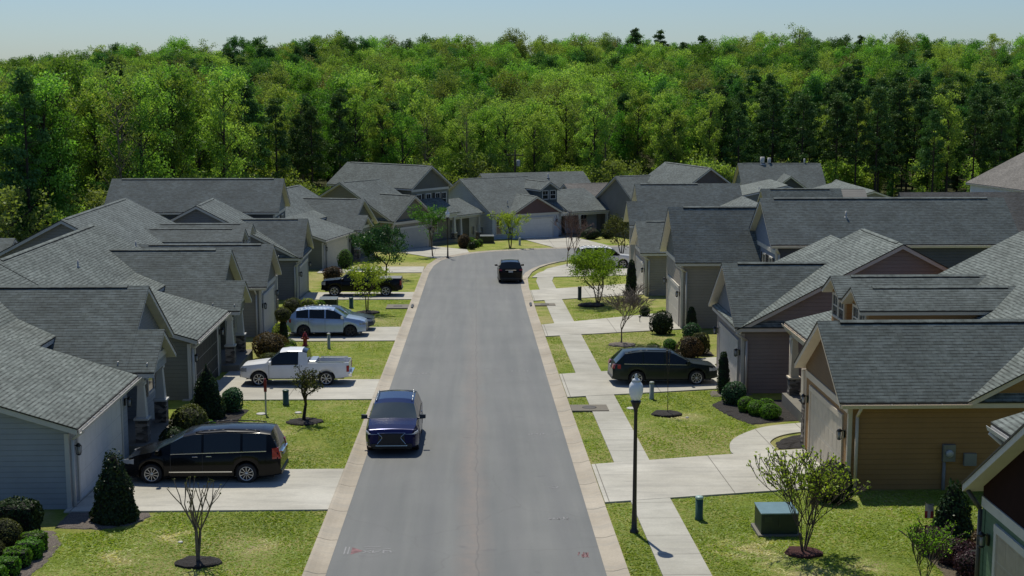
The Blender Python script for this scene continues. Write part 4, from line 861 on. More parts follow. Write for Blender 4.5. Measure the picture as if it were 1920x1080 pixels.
shrub('lime green shrub at the lawn edge behind the silver wagon roof', -10.8, 88.4, 1.2, 1.1, 'ball', 'yellow', 1500, .08, 17)
shrub('olive green shrub mound behind the silver wagon near the grey sided wall', -11.6, 86.8, 1.3, 1.3, 'ball', 'olive', 1500, .08, 18)
shrub('small green shrub left of the dark green utility box', -10.2, 89.4, .9, .8, 'ball', 'box', 1000, .08, 19)
shrub('dark red-brown shrub at the porch behind the black pickup hood', -11.6, 112.0, 1.5, 1.0, 'ball', 'purple', 1200, .09, 30)
shrub('brown-green shrub in front of the slate garage corner by the black pickup', -11.2, 107.5, 1.3, 1.4, 'ball', 'bronze', 1200, .09, 31)
shrub('loose grey-green shrub beside the cream garage door past the black pickup', -11.4, 120.3, 1.3, 1.7, 'ball', 'mid', 1500, .1, 32)
shrub('brown rounded bush just right of the far street lamp', -1.2, 142.8, 1.3, 1.5, 'ball', 'bronze', 1200, .09, 33)
for i, (x, y, wd) in enumerate(((-.75, 147.5, 1.0), (.15, 150.6, .9), (.6, 147.6, .85), (.2, 145.3, .85), (1.0, 149.4, .8))):
    shrub(['brownish small bush at the left of the clump by the pale blue house', 'small green bush at the back of the clump by the pale blue house', 'small green bush in the middle of the clump by the pale blue house', 'small dark green bush at the front of the clump by the pale blue house', 'small green bush at the right of the clump by the pale blue house'][i], x - .6, y - 4, wd, wd * .95, 'ball', ['bronze', 'box', 'box', 'dark', 'mid'][i], 700, .09, 34 + i, group='small bushes in a clump by the pale blue house')
shrub('dark wide bush under the porch window of the pale blue house', 13.0, 155.6, 2.4, 1.3, 'ball', 'dark', 900, .12, 40)
shrub('dark bush at the right porch pier of the pale blue house', 15.0, 156.4, 1.6, 1.1, 'ball', 'dark', 700, .12, 41)
# right side
shrub('large dark round shrub behind the red-mulched tree at the tan garage corner', 11.1, 41.6, 1.3, 1.15, 'ball', 'dark', 3800, .07, 50)
shrub('dark round shrub at the head of the black mulch bed by the mauve house', 10.95, 57.3, 1.05, .95, 'ball', 'darkblue', 2600, .065, 51)
for i, (x, y) in enumerate(((11.15, 55.6), (11.45, 54.9), (11.85, 54.2), (11.9, 55.4))):
    shrub(['bright green rounded box shrub at the far end of the row in black mulch', 'bright green rounded box shrub in the middle of the row in black mulch', 'bright green rounded box shrub at the near end of the row in black mulch', 'bright green box shrub tucked behind the row in black mulch'][i], x, y, .78, .66, 'ball', 'box', 1900, .055, 52 + i, group='bright green box shrubs in the black mulch bed')
bed('black mulch bed between the curved path and the green box shrubs', [(10.0, 57.3), (10.15, 55.6), (10.55, 54.0), (10.9, 53.1), (12.3, 53.75), (13.4, 53.9), (13.4, 58.2), (11.6, 58.6), (10.6, 58.3)], MULCH, .05)
bed('black mulch crescent inside the curve of the white path', [(11.85, 48.9), (11.0, 48.75), (11.05, 49.7), (11.6, 50.6), (12.5, 51.3), (13.2, 51.4), (13.2, 49)], MULCH, .04)
shrub('slim dark arborvitae at the nose of the dark green wagon', 10.95, 59.85, .56, 1.9, 'column', 'dark', 2600, .06, 60, name='arborvitae')
shrub('slim dark arborvitae against the taupe wall, left of the mauve house', 12.6, 79.6, .62, 1.5, 'column', 'dark', 1700, .07, 61, name='arborvitae')
shrub('very tall dark arborvitae beside the cream garage, touching the bright green tree', 11.05, 97.3, .85, 2.75, 'column', 'dark', 2200, .08, 62, name='arborvitae')
shrub('big dark ball shrub at the driveway corner of the taupe garage', 10.75, 78.9, 1.35, 1.3, 'ball', 'dark', 2600, .08, 63)
shrub('dark ball shrub on the lawn between the two slim arborvitae', 12.0, 75.7, 1.05, 1.05, 'ball', 'darkblue', 2000, .07, 64)
shrub('medium green ball shrub above the roof of the dark green wagon', 10.3, 72.2, .75, .72, 'ball', 'mid', 1500, .06, 65)
shrub('small bright green shrub, leftmost in the bed behind the dark green wagon', 9.35, 71.6, .7, .55, 'ball', 'box', 1200, .06, 66)
shrub('bronze-green bush behind the hood of the dark green wagon', 11.0, 69.9, 1.25, 1.15, 'ball', 'bronze', 2400, .075, 67)
shrub('brown-green bush between the bronze bush and the mauve garage wall', 11.75, 71.2, 1.0, 1.2, 'ball', 'olive', 1800, .075, 68)
shrub('small dark ball shrub at the far edge of the taupe garage driveway', 10.75, 86.8, .65, .7, 'ball', 'dark', 900, .07, 69)
sheet('path', [(9.9, 67.0), (11.9, 67.6), (13, 70.2), (10.6, 69.4)], .049, CONC, .05)
bed('brown leaf litter strip behind the dark green wagon', [(8.9, 70.8), (10.5, 70.4), (12.4, 70.6), (12.5, 73.2), (9.6, 73.0)], mulch_mat('leaf_litter', (.03, .022, .015), (.12, .10, .07)), .03)
bed('pale gravel patch at the foot of the slim arborvitae by the mauve garage', [(10.3, 59.2), (11.6, 59.0), (12.2, 59.6), (11.8, 60.5), (10.4, 60.4)], MULCHP, .03)
shrub('pointed dark evergreen beside the small garden flag, lower right', 13.35, 37.2, 1.3, 1.75, 'cone', 'dark', 3600, .085, 70)
shrub('dark-leaved round bush at the green house corner behind the purple hedge', 13.75, 35.3, 1.1, .9, 'ball', 'bronze', 2600, .075, 71)
for i, (x, y, wd) in enumerate(((12.45, 36.0, .95), (12.7, 35.0, 1.0), (12.85, 34.0, 1.0), (13.1, 33.0, 1.05))):
    shrub(['purple-leaved shrub at the back of the hedge row by the green house', 'purple-leaved shrub, second from the back of the hedge row by the green house', 'purple-leaved shrub, third from the back of the hedge row by the green house', 'purple-leaved shrub at the front of the hedge row by the green house'][i], x, y, wd, .72, 'ball', 'purple', 2400, .06, 72 + i, group='purple-leaved shrubs in a row by the green house')
shrub('low bright green plant at the bottom right under the wall lantern', 12.9, 32.0, .7, .5, 'ball', 'box', 1300, .07, 80)
bed('dry brown mulch strip under the purple hedge', [(12.2, 37.2), (14.8, 37.6), (14.8, 31), (12.0, 31), (12.1, 34)], mulch_mat('dry_mulch', (.06, .045, .03), (.2, .16, .1)), .03)
yard_tree('airy light green sapling left of the purple hedge at the bottom right', 11.35, 33.4, 1.75, 1.15, 'bright', 1500, .06, 5, 3, 81, .012, .35, .35, clus=.11, lean=.25)
yard_tree('airy bright green sapling in front of the green garage at the bottom right corner', 13.2, 30.4, 2.4, 1.7, 'bright', 1500, .075, 5, 3, 82, .014, .35, .35, clus=.14, lean=.3)
# trees of the yards
yard_tree('nearly bare multi-stemmed crape myrtle in dark mulch on the nearest left lawn', -7.43, 35.7, 2.5, 1.2, 'olive', 90, .06, 6, 2, 91, .042, 1.5, .5, nb=(1, 2), bark=BARKL, clus=.06, lean=.045, name='crape_myrtle', up=.2)
ring('dark mulch ring under the bare crape myrtle on the nearest left lawn', -7.43, 35.7, .64, MULCH, .5)
yard_tree('short dark tree with thick crooked trunk and leafy arm in front of the white pickup', -6.9, 54.3, 2.35, 1.6, 'olive', 1500, .075, 1, 3, 96, .085, .42, .8, clus=.24, bark=BARKD, name='oak_tree')
ring('brown mulch ring under the short dark tree before the white pickup', -6.85, 54.2, .75, MULCH, .7)
yard_tree('yellow-green twin-trunk tree in front of the black pickup', -7.05, 89.2, 3.4, 2.5, 'yellow', 4200, .09, 2, 3, 93, .05, .3, .5, clus=.3, lean=.08, full=70)
ring('dark raised ring under the yellow-green tree before the black pickup', -7.05, 89.2, .8, MULCH, .8, .12)
yard_tree('deep green full-leaved tree beyond the black pickup', -7.3, 111.5, 4.6, 4.5, 'darkblue', 9000, .16, 1, 4, 94, .09, .26, .62, clus=.6, full=90)
yard_tree('slim mid green tree near the far street lamp at the bend', -4.15, 133.0, 5.4, 3.3, 'mid', 3600, .13, 1, 4, 95, .07, .3, .5, clus=.42, full=60)
yard_tree('round yellow-green tree on the lawn of the pale blue house', 3.6, 143.2, 3.9, 3.0, 'yellow', 3600, .13, 2, 3, 97, .07, .26, .6, clus=.42, lean=.08, full=60)
yard_tree('leafless reddish twin tree, left trunk, beside the white parked wagon', 8.1, 121.8, 5.2, 2.6, 'bronze', 0, .1, 1, 4, 98, .05, .3, .42, bark=plain((.12, .075, .06), .9), name='bare_tree', nb=(3, 4))
yard_tree('leafless reddish twin tree, right trunk, touching the white parked wagon', 8.75, 123.2, 4.8, 2.4, 'bronze', 0, .1, 1, 4, 99, .045, .3, .42, bark=plain((.12, .075, .06), .9), name='bare_tree', nb=(3, 4))
yard_tree('big olive bush-like tree at the corner of the stepped-gable house', 14.2, 133.5, 4.1, 3.1, 'olive', 4200, .14, 3, 3, 100, .06, .12, .6, clus=.5, lean=.3, full=60)
yard_tree('vivid spring green tree with spreading crown on the right lawn', 8.35, 93.4, 3.75, 4.4, 'bright', 15000, .10, 3, 4, 101, .055, .26, .55, clus=.48, lean=.2, full=130)
ring('dark litter patch under the vivid spring green tree', 7.8, 92.6, .9, MULCH, .9, .16)
yard_tree('bare vase-shaped tree on the lawn behind the dark green wagon', 8.0, 75.0, 3.3, 2.9, 'olive', 0, .06, 1, 5, 102, .05, .3, .42, nb=(3, 4), bark=BARKL, name='bare_tree', up=.22, clus=.06)
ring('mulch ring edged with stones under the bare vase-shaped tree', 8.0, 74.6, .75, MULCHP, .8)
yard_tree('thin young sapling with hardly a leaf on the right lawn', 7.85, 55.3, 2.9, .5, 'olive', 30, .05, 1, 2, 103, .02, .5, .25, bark=BARKD, name='sapling', clus=.05)
ring('black mulch mound under the thin sapling on the right lawn', 7.8, 55.3, .63, MULCH, .62, .1)
yard_tree('multi-stemmed tree with sparse yellow-green leaves in red mulch, lower right', 8.9, 36.1, 2.95, 1.9, 'yellow', 2300, .09, 7, 4, 104, .026, .34, .45, clus=.12, lean=.2, bark=BARK, name='crape_myrtle', up=.16)
ring('red mulch ring under the sparse yellow-green tree, lower right', 8.9, 36.1, .52, MULCHR, .5)
# ------------------------------------------------------------------ street furniture
def at(o, x, y, h=0, rz=0): o.location = gp(x, y, h); o.rotation_euler = (0, 0, rz); return o
def street_lamp(x, y, label):
    t = empty('street_lamp', gp(x, y), label, 'street lamp', 'black street lamps along the road')
    b = MB(); b.lathe([(.13, -.1), (.13, .06), (.085, .12), (.075, .5), (.062, .9), (.05, 3.55), (.06, 3.58), (.06, 3.64), (.1, 3.72), (.145, 3.84), (.15, 3.88), (.02, 3.9)], n=14); b.build('pole', BLACKMETAL, t)
    b = MB(); b.lathe([(.10, 3.9), (.13, 3.93), (.19, 4.08), (.205, 4.22), (.19, 4.34), (.135, 4.42), (.12, 4.44)], n=18); g = b.build('globe', GLOBE, t)
    b = MB(); b.lathe([(.135, 4.44), (.10, 4.50), (.05, 4.53), (.035, 4.57), (.05, 4.59), (.02, 4.64), (.004, 4.67)], n=14); b.build('finial', plain((.6, .62, .64), .3), g)
    return t
street_lamp(4.52, 38.25, 'near black lamp post with frosted acorn globe beside the right sidewalk')
street_lamp(-2.65, 131.0, 'far black lamp post with white globe at the left side of the bend')
GREENP = plain((.035, .085, .060), .45, var=.12); GREYP = plain((.30, .33, .29), .5, var=.1)
def pedestal(x, y, h, r, m, label, name='utility_pedestal', capm=None):
    t = empty(name, gp(x, y), label, 'utility post', 'utility pedestals on the lawns')
    b = MB(); b.lathe([(r * 1.12, -.1), (r * 1.12, .06), (r, .08), (r, h * .9)], n=14); b.build('post', m, t)
    b = MB(); b.lathe([(r * 1.08, h * .9 + .002), (r * 1.08, h * .96), (r * .9, h), (.01, h + .005)], n=14); b.build('cap', capm or m, t)
pedestal(6.6, 39.55, .72, .115, GREENP, 'round green utility pedestal with pale cap on the lower right lawn', capm=plain((.28, .40, .36), .4))
pedestal(7.62, 58.7, .78, .10, GREYP, 'pale green-grey utility post right of the lamp globe beside the dark wagon')
pedestal(6.95, 59.4, .78, .09, GREYP, 'utility post half hidden behind the near lamp globe')
pedestal(-8.1, 57.9, .66, .13, GREENP, 'square-shouldered green utility pedestal beside the red tipped marker')
pedestal(-7.95, 73.9, .85, .085, GREYP, 'pale grey post with white cap on the lawn before the silver wagon', capm=WHITE)
pedestal(-8.35, 92.0, .72, .14, GREENP, 'green utility pedestal in front of the black pickup')
pedestal(7.3, 96.2, .95, .13, plain((.03, .04, .03), .5), 'dark utility pedestal left of the vivid green tree')
pedestal(4.7, 146.8, .8, .12, GREYP, 'small pale pedestal under the yellow-green tree by the blue house')
# transformer cabinets
def cabinet(x, y, sx, sy, h, m, top, label, rz=0):
    t = empty('transformer_box', gp(x, y), label, 'transformer box', 'utility cabinets on the lawns', rz)
    b = MB(); b.box(-sx / 2 - .09, sx / 2 + .09, -sy / 2 - .09, sy / 2 + .09, -.25, .09); b.build('pad', CONC, t)
    b = MB(); b.hexa([(-sx / 2, -sy / 2, .09), (sx / 2, -sy / 2, .09), (sx / 2, sy / 2, .09), (-sx / 2, sy / 2, .09), (-sx / 2, -sy / 2, h * .93), (sx / 2, -sy / 2, h * .93), (sx / 2, sy / 2, h * .97), (-sx / 2, sy / 2, h * .97)]); b.build('cabinet', m, t, bevel=.012)
    b = MB(); e = .02; b.hexa([(-sx / 2 - e, -sy / 2 - e, h * .93 + .002), (sx / 2 + e, -sy / 2 - e, h * .93 + .002), (sx / 2 + e, sy / 2 + e, h * .97 + .002), (-sx / 2 - e, sy / 2 + e, h * .97 + .002), (-sx / 2 - e, -sy / 2 - e, h * .99), (sx / 2 + e, -sy / 2 - e, h * .99), (sx / 2 + e, sy / 2 + e, h * 1.03), (-sx / 2 - e, sy / 2 + e, h * 1.03)]); b.build('lid', top, t, bevel=.01)
    b = MB(); b.box(-.02, .02, -sy / 2 - .03, -sy / 2, .3, h * .8); b.box(-sx / 2 + .1, -sx / 2 + .3, -sy / 2 - .012, -sy / 2, .45, .62); b.build('latch', plain((.02, .04, .03), .4), t)
cabinet(8.6, 38.2, 1.05, .95, .72, plain((.010, .026, .022), .45), plain((.13, .22, .24), .35, spec=.6), 'teal-green steel transformer box on a concrete pad behind the sparse tree', .0)
cabinet(-9.7, 90.6, 1.15, 1.0, .85, plain((.012, .024, .018), .5), plain((.10, .12, .11), .4), 'dark green transformer box behind the silver wagon on the left')
cabinet(1.25, 150.0, 1.5, 1.2, .85, plain((.012, .018, .014), .5), plain((.10, .12, .12), .4), 'dark transformer box on the lawn of the pale blue house')
def hydrant(x, y):
    t = empty('fire_hydrant', gp(x, y), 'red fire hydrant on the lawn in front of the silver wagon', 'fire hydrant'); RED = plain((.22, .012, .012), .4, var=.15)
    b = MB(); b.lathe([(.16, -.05), (.16, .05), (.115, .07), (.11, .5), (.14, .52), (.14, .56), (.115, .58), (.10, .66), (.05, .73), (.03, .74), (.03, .79), (.01, .8)], n=14); b.build('body', RED, t)
    for a, r, l in ((0, .055, .2), (math.pi, .055, .2), (-math.pi / 2, .075, .22)):
        b = MB(); d = Vector((math.cos(a), math.sin(a), 0)); b.tube(d * .08 + Vector((0, 0, .42)), d * l + Vector((0, 0, .42)), r, r, 10); b.tube(d * l + Vector((0, 0, .42)), d * (l + .03) + Vector((0, 0, .42)), r * .5, r * .4, 6); b.build('nozzle', RED, t)
hydrant(-9.35, 74.9)
t = empty('marker_stake', gp(-8.65, 55.9), 'white stake with red top marker beside the green pedestal', 'marker post'); b = MB(); b.box(-.035, .035, -.02, .02, -.1, .95); b.build('stake', WHITE, t, bevel=.005); b = MB(); b.box(-.06, .06, -.03, .03, .952, 1.42); b.lathe([(.06, 1.42), (.03, 1.5)], n=8); b.build('marker', plain((.25, .02, .02), .5), t, bevel=.006)
for x, y, r, lb in ((-8.85, 55.9, .2, 'oval pale utility lid at the foot of the red tipped stake'), (-7.35, 56.1, .15, 'pale square meter lid on the lawn behind the short dark tree'), (6.5, 56.6, .2, 'white meter lid on the lawn hidden behind the near lamp post'), (8.55, 54.6, .07, 'tiny white cleanout cap right of the thin sapling'), (-8.3, 37.6, .07, 'tiny white cleanout cap on the nearest left lawn')):
    b = MB(); b.lathe([(r, -.05), (r, .035), (r * .9, .045), (r * .3, .05)], n=16); o = b.build('meter_lid', plain((.42, .41, .38), .6)); at(o, x, y); setp(o, lb, 'utility lid')
# garden flag
t = empty('garden_flag', gp(12.95, 37.6), 'small garden flag with red and white print beside the pointed evergreen', 'garden flag'); b = MB(); b.tube((0, 0, -.1), (0, 0, .92), .009, .009, 6); b.tube((0, 0, .92), (-.26, .0, .99), .008, .008, 6); b.build('flag_pole', BLACKMETAL, t)
b = MB(); n = 6
for i in range(n):
    for j in range(3):
        x0, x1 = -.25 + j * .08, -.25 + (j + 1) * .08; z0, z1 = .96 - .42 * i / n, .96 - .42 * (i + 1) / n; wv = lambda x, z: .02 * math.sin(x * 20 + z * 9)
        b.poly([(x0, wv(x0, z0), z0), (x1, wv(x1, z0), z0), (x1, wv(x1, z1), z1), (x0, wv(x0, z1), z1)], (0 if i < 1 else 2 if i < 3 else 1 if j != 1 else 2))
b.build('flag_cloth', [plain((.55, .5, .5), .8), plain((.35, .04, .05), .8), plain((.5, .42, .44), .8)], t, recalc=False)
# path lights and small stakes on the right
for x, y, lb in ((10.1, 84.0, 'low dark path light left of two beside the far driveway'), (10.75, 84.2, 'low dark path light right of two beside the far driveway')):
    b = MB(); b.lathe([(.02, -.05), (.02, .3), (.07, .32), (.09, .36), (.02, .42)], n=8); o = b.build('path_light', BLACKMETAL); at(o, x, y); setp(o, lb, 'path light', 'low path lights')
# utility pole beyond the blue house
t = empty('utility_pole', (5.6, 196, -8.2), 'wooden utility pole with crossarm rising behind the pale blue house', 'utility pole'); b = MB(); b.lathe([(.17, -.5), (.12, 9.7), (.02, 9.75)], n=10); b.build('pole', BARKD, t)
b = MB(); b.box(-1.2, 1.2, -.06, .06, 8.9, 9.02); b.build('crossarm', BARKD, t)
b = MB(); b.lathe([(.25, 7.4), (.27, 7.5), (.27, 8.2), (.2, 8.3)], (.45, 0, 0), 12); b.build('transformer', plain((.3, .32, .33), .5), t)
for k in (-1.05, -.4, .4, 1.05):
    b = MB(); b.lathe([(.04, 9.02), (.06, 9.1), (.03, 9.18)], (k, 0, 0), 8); b.build('insulator', plain((.2, .19, .18), .3), t)
# ------------------------------------------------------------------ vehicles
def carpaint(name, c, rough=.28, metal=.35):
    m, nt, bs = mat(name); bs.inputs['Base Color'].default_value = c4(c); bs.inputs['Metallic'].default_value = metal; bs.inputs['Roughness'].default_value = rough
    bs.inputs['Coat Weight'].default_value = .4; bs.inputs['Coat Roughness'].default_value = .03; bs.inputs['Coat IOR'].default_value = 1.3; bs.inputs['Specular IOR Level'].default_value = .15
    f = noise(nt, 1.2, 3); nt.links.new(ramp(nt, f, [(.3, tuple(x * .92 for x in c[:3])), (.7, tuple(min(1, x * 1.08) for x in c[:3]))]), bs.inputs['Base Color']); return m
REDL, _n, _b = mat('tail_lens'); _b.inputs['Base Color'].default_value = (.28, .006, .008, 1); _b.inputs['Roughness'].default_value = .12; _b.inputs['Coat Weight'].default_value = .6
HEADL, _n, _b = mat('headlamp_lens'); _b.inputs['Base Color'].default_value = (.42, .44, .46, 1); _b.inputs['Roughness'].default_value = .08; _b.inputs['Metallic'].default_value = .4
PLATE = plain((.45, .46, .47), .4)
def lerp(x, pts):
    pts = sorted(pts)
    if x <= pts[0][0]: return pts[0][1]
    for (a, p), (b, q) in zip(pts, pts[1:]):
        if x <= b: return p + (q - p) * (x - a) / (b - a) if b > a else q
    return pts[-1][1]
def car(name, label, cat, x, y, heading, S, paint, group=None, rims=SILVER, roofc=None):
    """S: dict describing the body. local x = forward, y = left, z = up"""
    L, W, H = S['L'], S['W'], S['H']; fx, rx = S['wf'], S['wr']; r = S['r']; R = r + .065
    top, belt = S['top'], S['belt']; hb, rf, rb, rr = S['ws'][0], S['ws'][1], S['rw'][0], S['rw'][1]   # hood base, roof front, roof rear, rear belt
    t = empty(name, gp(x, y, .015), label, cat, group)
    n = Vector((0, K, 1)).normalized(); f = Vector((math.cos(heading), math.sin(heading), 0)); f = (f - n * f.dot(n)).normalized(); l = n.cross(f)
    t.rotation_euler = Matrix((f, l, n)).transposed().to_euler()
    bed = S.get('bed')
    xs = set(np.round(np.linspace(-L / 2, L / 2, 48), 4)) | {hb, rf, rb, rr} | {p[0] for p in top}
    for wx in (fx, rx):
        for a in np.linspace(0, math.pi, 13): xs.add(round(wx + R * math.cos(a), 4))
        xs |= {round(wx + R + .004, 4), round(wx - R - .004, 4)}
    for g in S['side']: xs |= {g[0], g[1]}
    if bed: xs |= {bed[0], bed[1], round(bed[0] - .03, 4), round(bed[1] + .03, 4)}
    xs = sorted(v for v in xs if -L / 2 <= v <= L / 2); xs = [v for i, v in enumerate(xs) if i == 0 or v - xs[i - 1] > .0025]
    sill = S.get('sill', .24); hc = S.get('hc', H - .1)
    def width(v):
        e = L / 2 - abs(v); k = .80 + .20 * min(1, e / .55) ** .5 if v > 0 else .86 + .14 * min(1, e / .45) ** .5
        return W / 2 * k
    def ring(v):
        zt = lerp(v, top); zb = sill + .06 * (1 - min(1, (L / 2 - abs(v)) / .5)); bl = min(lerp(v, belt), zt - .035); w2 = width(v)
        for wx in (fx, rx):
            if abs(v - wx) <= R: zb = max(zb, r + math.sqrt(max(0, R * R - (v - wx) ** 2)) - .01)
        mid = zb + (bl - zb) * .45; k = max(0, min(1, (zt - bl - .04) / (hc - lerp(0, belt)))); wb = w2 * .955; wr_ = S.get('roofw', .74) * W / 2; w5 = wb * .975 + (wr_ - wb * .975) * k
        if bed and bed[0] <= v <= bed[1]:
            d = S.get('beddepth', .42); return [(w2 * .93, zb), (w2 * .99, zb + .04), (w2, mid), (w2 * .995, bl - .05), (w2 * .97, bl), (w2 * .965, zt), (w2 * .88, zt), (w2 * .87, zt - d), (0, zt - d)]
        return [(w2 * .92, zb), (w2 * .985, zb + .05), (w2, mid), (w2 * .99, bl - .06), (wb, bl), (w5 + .015 * k, bl + (zt - bl) * .88 if k > .02 else bl + (zt - bl) * .5), (w5 * .93, zt - .03 * k - .012), (w5 * .5, zt), (0, zt + .012)]
    rings = [ring(v) for v in xs]; B = {k: MB() for k in ('body', 'windshield', 'window', 'rear', 'roof')}
    def inr(v, rng_): return any(a - 1e-6 <= v <= b + 1e-6 for a, b in rng_)
    for i in range(len(xs) - 1):
        xm = (xs[i] + xs[i + 1]) / 2
        for j in range(8):
            k = 'body'
            if j == 4 and inr(xm, S['side']): k = 'window'
            if j in (5, 6, 7) and not bed and hb > xm > rf: k = 'windshield'
            if j in (5, 6, 7) and bed and hb > xm > rf: k = 'windshield'
            if j in (5, 6, 7) and rb > xm > rr and lerp(xm, top) > lerp(xm, belt) + .06: k = 'rear'
            if roofc and j in (5, 6, 7) and rf >= xm >= rb: k = 'roof'
            a, b_, c, d = rings[i][j], rings[i][j + 1], rings[i + 1][j + 1], rings[i + 1][j]
            for s_ in (1, -1):
                if k == 'window':
                    gi = next(q for q, g_ in enumerate(S['side']) if g_[0] - 1e-6 <= xm <= g_[1] + 1e-6); kk = 'window%d%d' % (gi, s_)
                    B.setdefault(kk, MB())
                else: kk = k
                B[kk].poly([(xs[i], a[0] * s_, a[1]), (xs[i], b_[0] * s_, b_[1]), (xs[i + 1], c[0] * s_, c[1]), (xs[i + 1], d[0] * s_, d[1])], smooth=True)
        a, d = rings[i][0], rings[i + 1][0]; B['body'].poly([(xs[i], a[0], a[1]), (xs[i], -a[0], a[1]), (xs[i + 1], -d[0], d[1]), (xs[i + 1], d[0], d[1])], 1)
    for i in (0, -1):
        rg = rings[i]
        for j in range(8): B['body'].poly([(xs[i], rg[j][0], rg[j][1]), (xs[i], rg[j + 1][0], rg[j + 1][1]), (xs[i], -rg[j + 1][0], rg[j + 1][1]), (xs[i], -rg[j][0], rg[j][1])])
    import bmesh
    def fin(mb, nm, ms):
        o = mb.build(nm, ms, t)
        if o is None: return
        bm = bmesh.new(); bm.from_mesh(o.data); bmesh.ops.remove_doubles(bm, verts=bm.verts, dist=.0008); bmesh.ops.recalc_face_normals(bm, faces=bm.faces)
        for e in bm.edges:
            if len(e.link_faces) == 2 and e.calc_face_angle(0) > .6: e.smooth = False
        bm.to_mesh(o.data); bm.free(); return o
    body = fin(B['body'], 'body', [paint, DARK]); fin(B['windshield'], 'windshield', SCREEN); [fin(B[k_], 'window', CARGLASS) for k_ in B if k_.startswith('window')]; fin(B['rear'], 'rear_window', CARGLASS); fin(B['roof'], 'roof', roofc or paint)
    # inner wheel housings and underside
    b = MB(); b.box(-L / 2 + .25, L / 2 - .25, -W / 2 + .27, W / 2 - .27, sill - .05, sill + .35); b.build('underbody', DARK, t)
    for wx in (fx, rx):
        for s_ in (1, -1):
            b = MB(); yo = s_ * (W / 2 - .02); yi = s_ * (W / 2 - .25); pr = [(r * .6, yi), (r * .96, yi), (r, yi + (yo - yi) * .2), (r, yi + (yo - yi) * .85), (r * .95, yo), (r * .70, yo), (r * .67, yo - s_ * .03)]
            b.lathe(pr, (wx, 0, r), 26, 0, 'y'); wl = b.build('wheel', RUBBER, t)
            b = MB(); y1 = yo - s_ * .005; b.lathe([(r * .70, yo - s_ * .07), (r * .70, y1), (r * .63, y1), (r * .60, yo - s_ * .06)], (wx, 0, r), 26, 0, 'y')
            ns = S.get('spokes', 5)
            for q in range(ns):
                a = 2 * math.pi * q / ns + .3; da = .55 / ns * 1.6; y0 = yo - s_ * .045
                P = [(wx + rr_ * math.cos(a + w_), yy, r + rr_ * math.sin(a + w_)) for yy in (y0, y1) for rr_, w_ in ((r * .12, -da * 1.6), (r * .12, da * 1.6), (r * .64, da * .62), (r * .64, -da * .62))]
                b.raw(P, [(0, 1, 2, 3), (4, 5, 6, 7), (0, 1, 5, 4), (1, 2, 6, 5), (2, 3, 7, 6), (3, 0, 4, 7)])
            b.lathe([(r * .16, yo - s_ * .05), (r * .16, y1 + s_ * .004), (.01, y1 + s_ * .006)], (wx, 0, r), 12, 0, 'y'); b.build('rim', rims, wl)
    def wat(v, j): q = ring(v); return q[j]
    # pillars, trim line, handles, door seams
    trim = S.get('trim', BLACKMETAL)
    for s_ in (1, -1):
        b = MB(); sd = S['side']; lo, hi = sd[0][0], sd[-1][1]; m_ = 18
        for i in range(m_):
            a, c = lo + (hi - lo) * i / m_, lo + (hi - lo) * (i + 1) / m_; p, q = wat(a, 4), wat(c, 4)
            b.poly([(a, s_ * (p[0] + .006), p[1] - .012), (c, s_ * (q[0] + .006), q[1] - .012), (c, s_ * (q[0] + .006), q[1] + .012), (a, s_ * (p[0] + .006), p[1] + .012)])
        b.build('window_trim', trim, t)
        for v in S.get('doors', []):
            b = MB(); pr = ring(v); 
            for j in range(1, 4): p, q = pr[j], pr[j + 1]; b.poly([(v - .007, s_ * (p[0] + .002), p[1]), (v + .007, s_ * (p[0] + .002), p[1]), (v + .007, s_ * (q[0] + .002), q[1]), (v - .007, s_ * (q[0] + .002), q[1])])
            b.build('door_seam', DARK, t)
        for v in S.get('handles', []):
            p = ring(v)[3]; b = MB(); b.box(v - .09, v + .09, min(s_ * (p[0] - .02), s_ * (p[0] + .03)), max(s_ * (p[0] - .02), s_ * (p[0] + .03)), p[1] - .055, p[1] - .025); b.build('door_handle', S.get('hm', paint), t, bevel=.008)
        p = ring(hb - .25)[4]; y0 = p[0]; b = MB(); q0, q1 = sorted((s_ * (y0 + .04), s_ * (y0 + .26))); xq = hb - .22
        b.hexa([(xq - .05, q0, p[1] + .03), (xq + .1, q0, p[1] + .03), (xq + .1, q1, p[1] + .05), (xq - .05, q1, p[1] + .05), (xq - .05, q0, p[1] + .2), (xq + .06, q0, p[1] + .2), (xq + .05, q1, p[1] + .18), (xq - .05, q1, p[1] + .18)])
        q2, q3 = sorted((s_ * (y0 - .06), s_ * (y0 + .06))); b.box(xq - .02, xq + .04, q2, q3, p[1] + .03, p[1] + .08); b.build('mirror', S.get('mm', paint), t, bevel=.015)
        if S.get('rails'):
            a, c = S['rails']; b = MB(); 
            for i in range(8):
                u0, u1 = a + (c - a) * i / 8, a + (c - a) * (i + 1) / 8; p, q = wat(u0, 6), wat(u1, 6); h0 = .02 if i == 0 else .055; h1 = .02 if i == 7 else .055
                b.tube((u0, s_ * p[0], p[1] + h0), (u1, s_ * q[0], q[1] + h1), .018, .018, 6)
            b.build('roof_rail', S.get('railm', SILVER), t)
        # lamps
        hz = S['hl']; v0, v1 = L / 2 - hz[0], L / 2 - .02; b = MB()
        pts = []
        for v in (v0, (v0 + v1) / 2, v1):
            w2 = width(v); pts.append((v, w2))
        for i in range(2):
            (a, wa), (c, wc) = pts[i], pts[i + 1]; b.hexa([(a, s_ * wa * .93, hz[1]), (c, s_ * wc * .93, hz[1] + .02), (c, s_ * (wc * 1.0 + .004), hz[1] + .02), (a, s_ * (wa + .006), hz[1]), (a, s_ * wa * .90, hz[2]), (c, s_ * wc * .9, hz[2] - .04), (c, s_ * (wc * .985), hz[2] - .04), (a, s_ * (wa * .99), hz[2])])
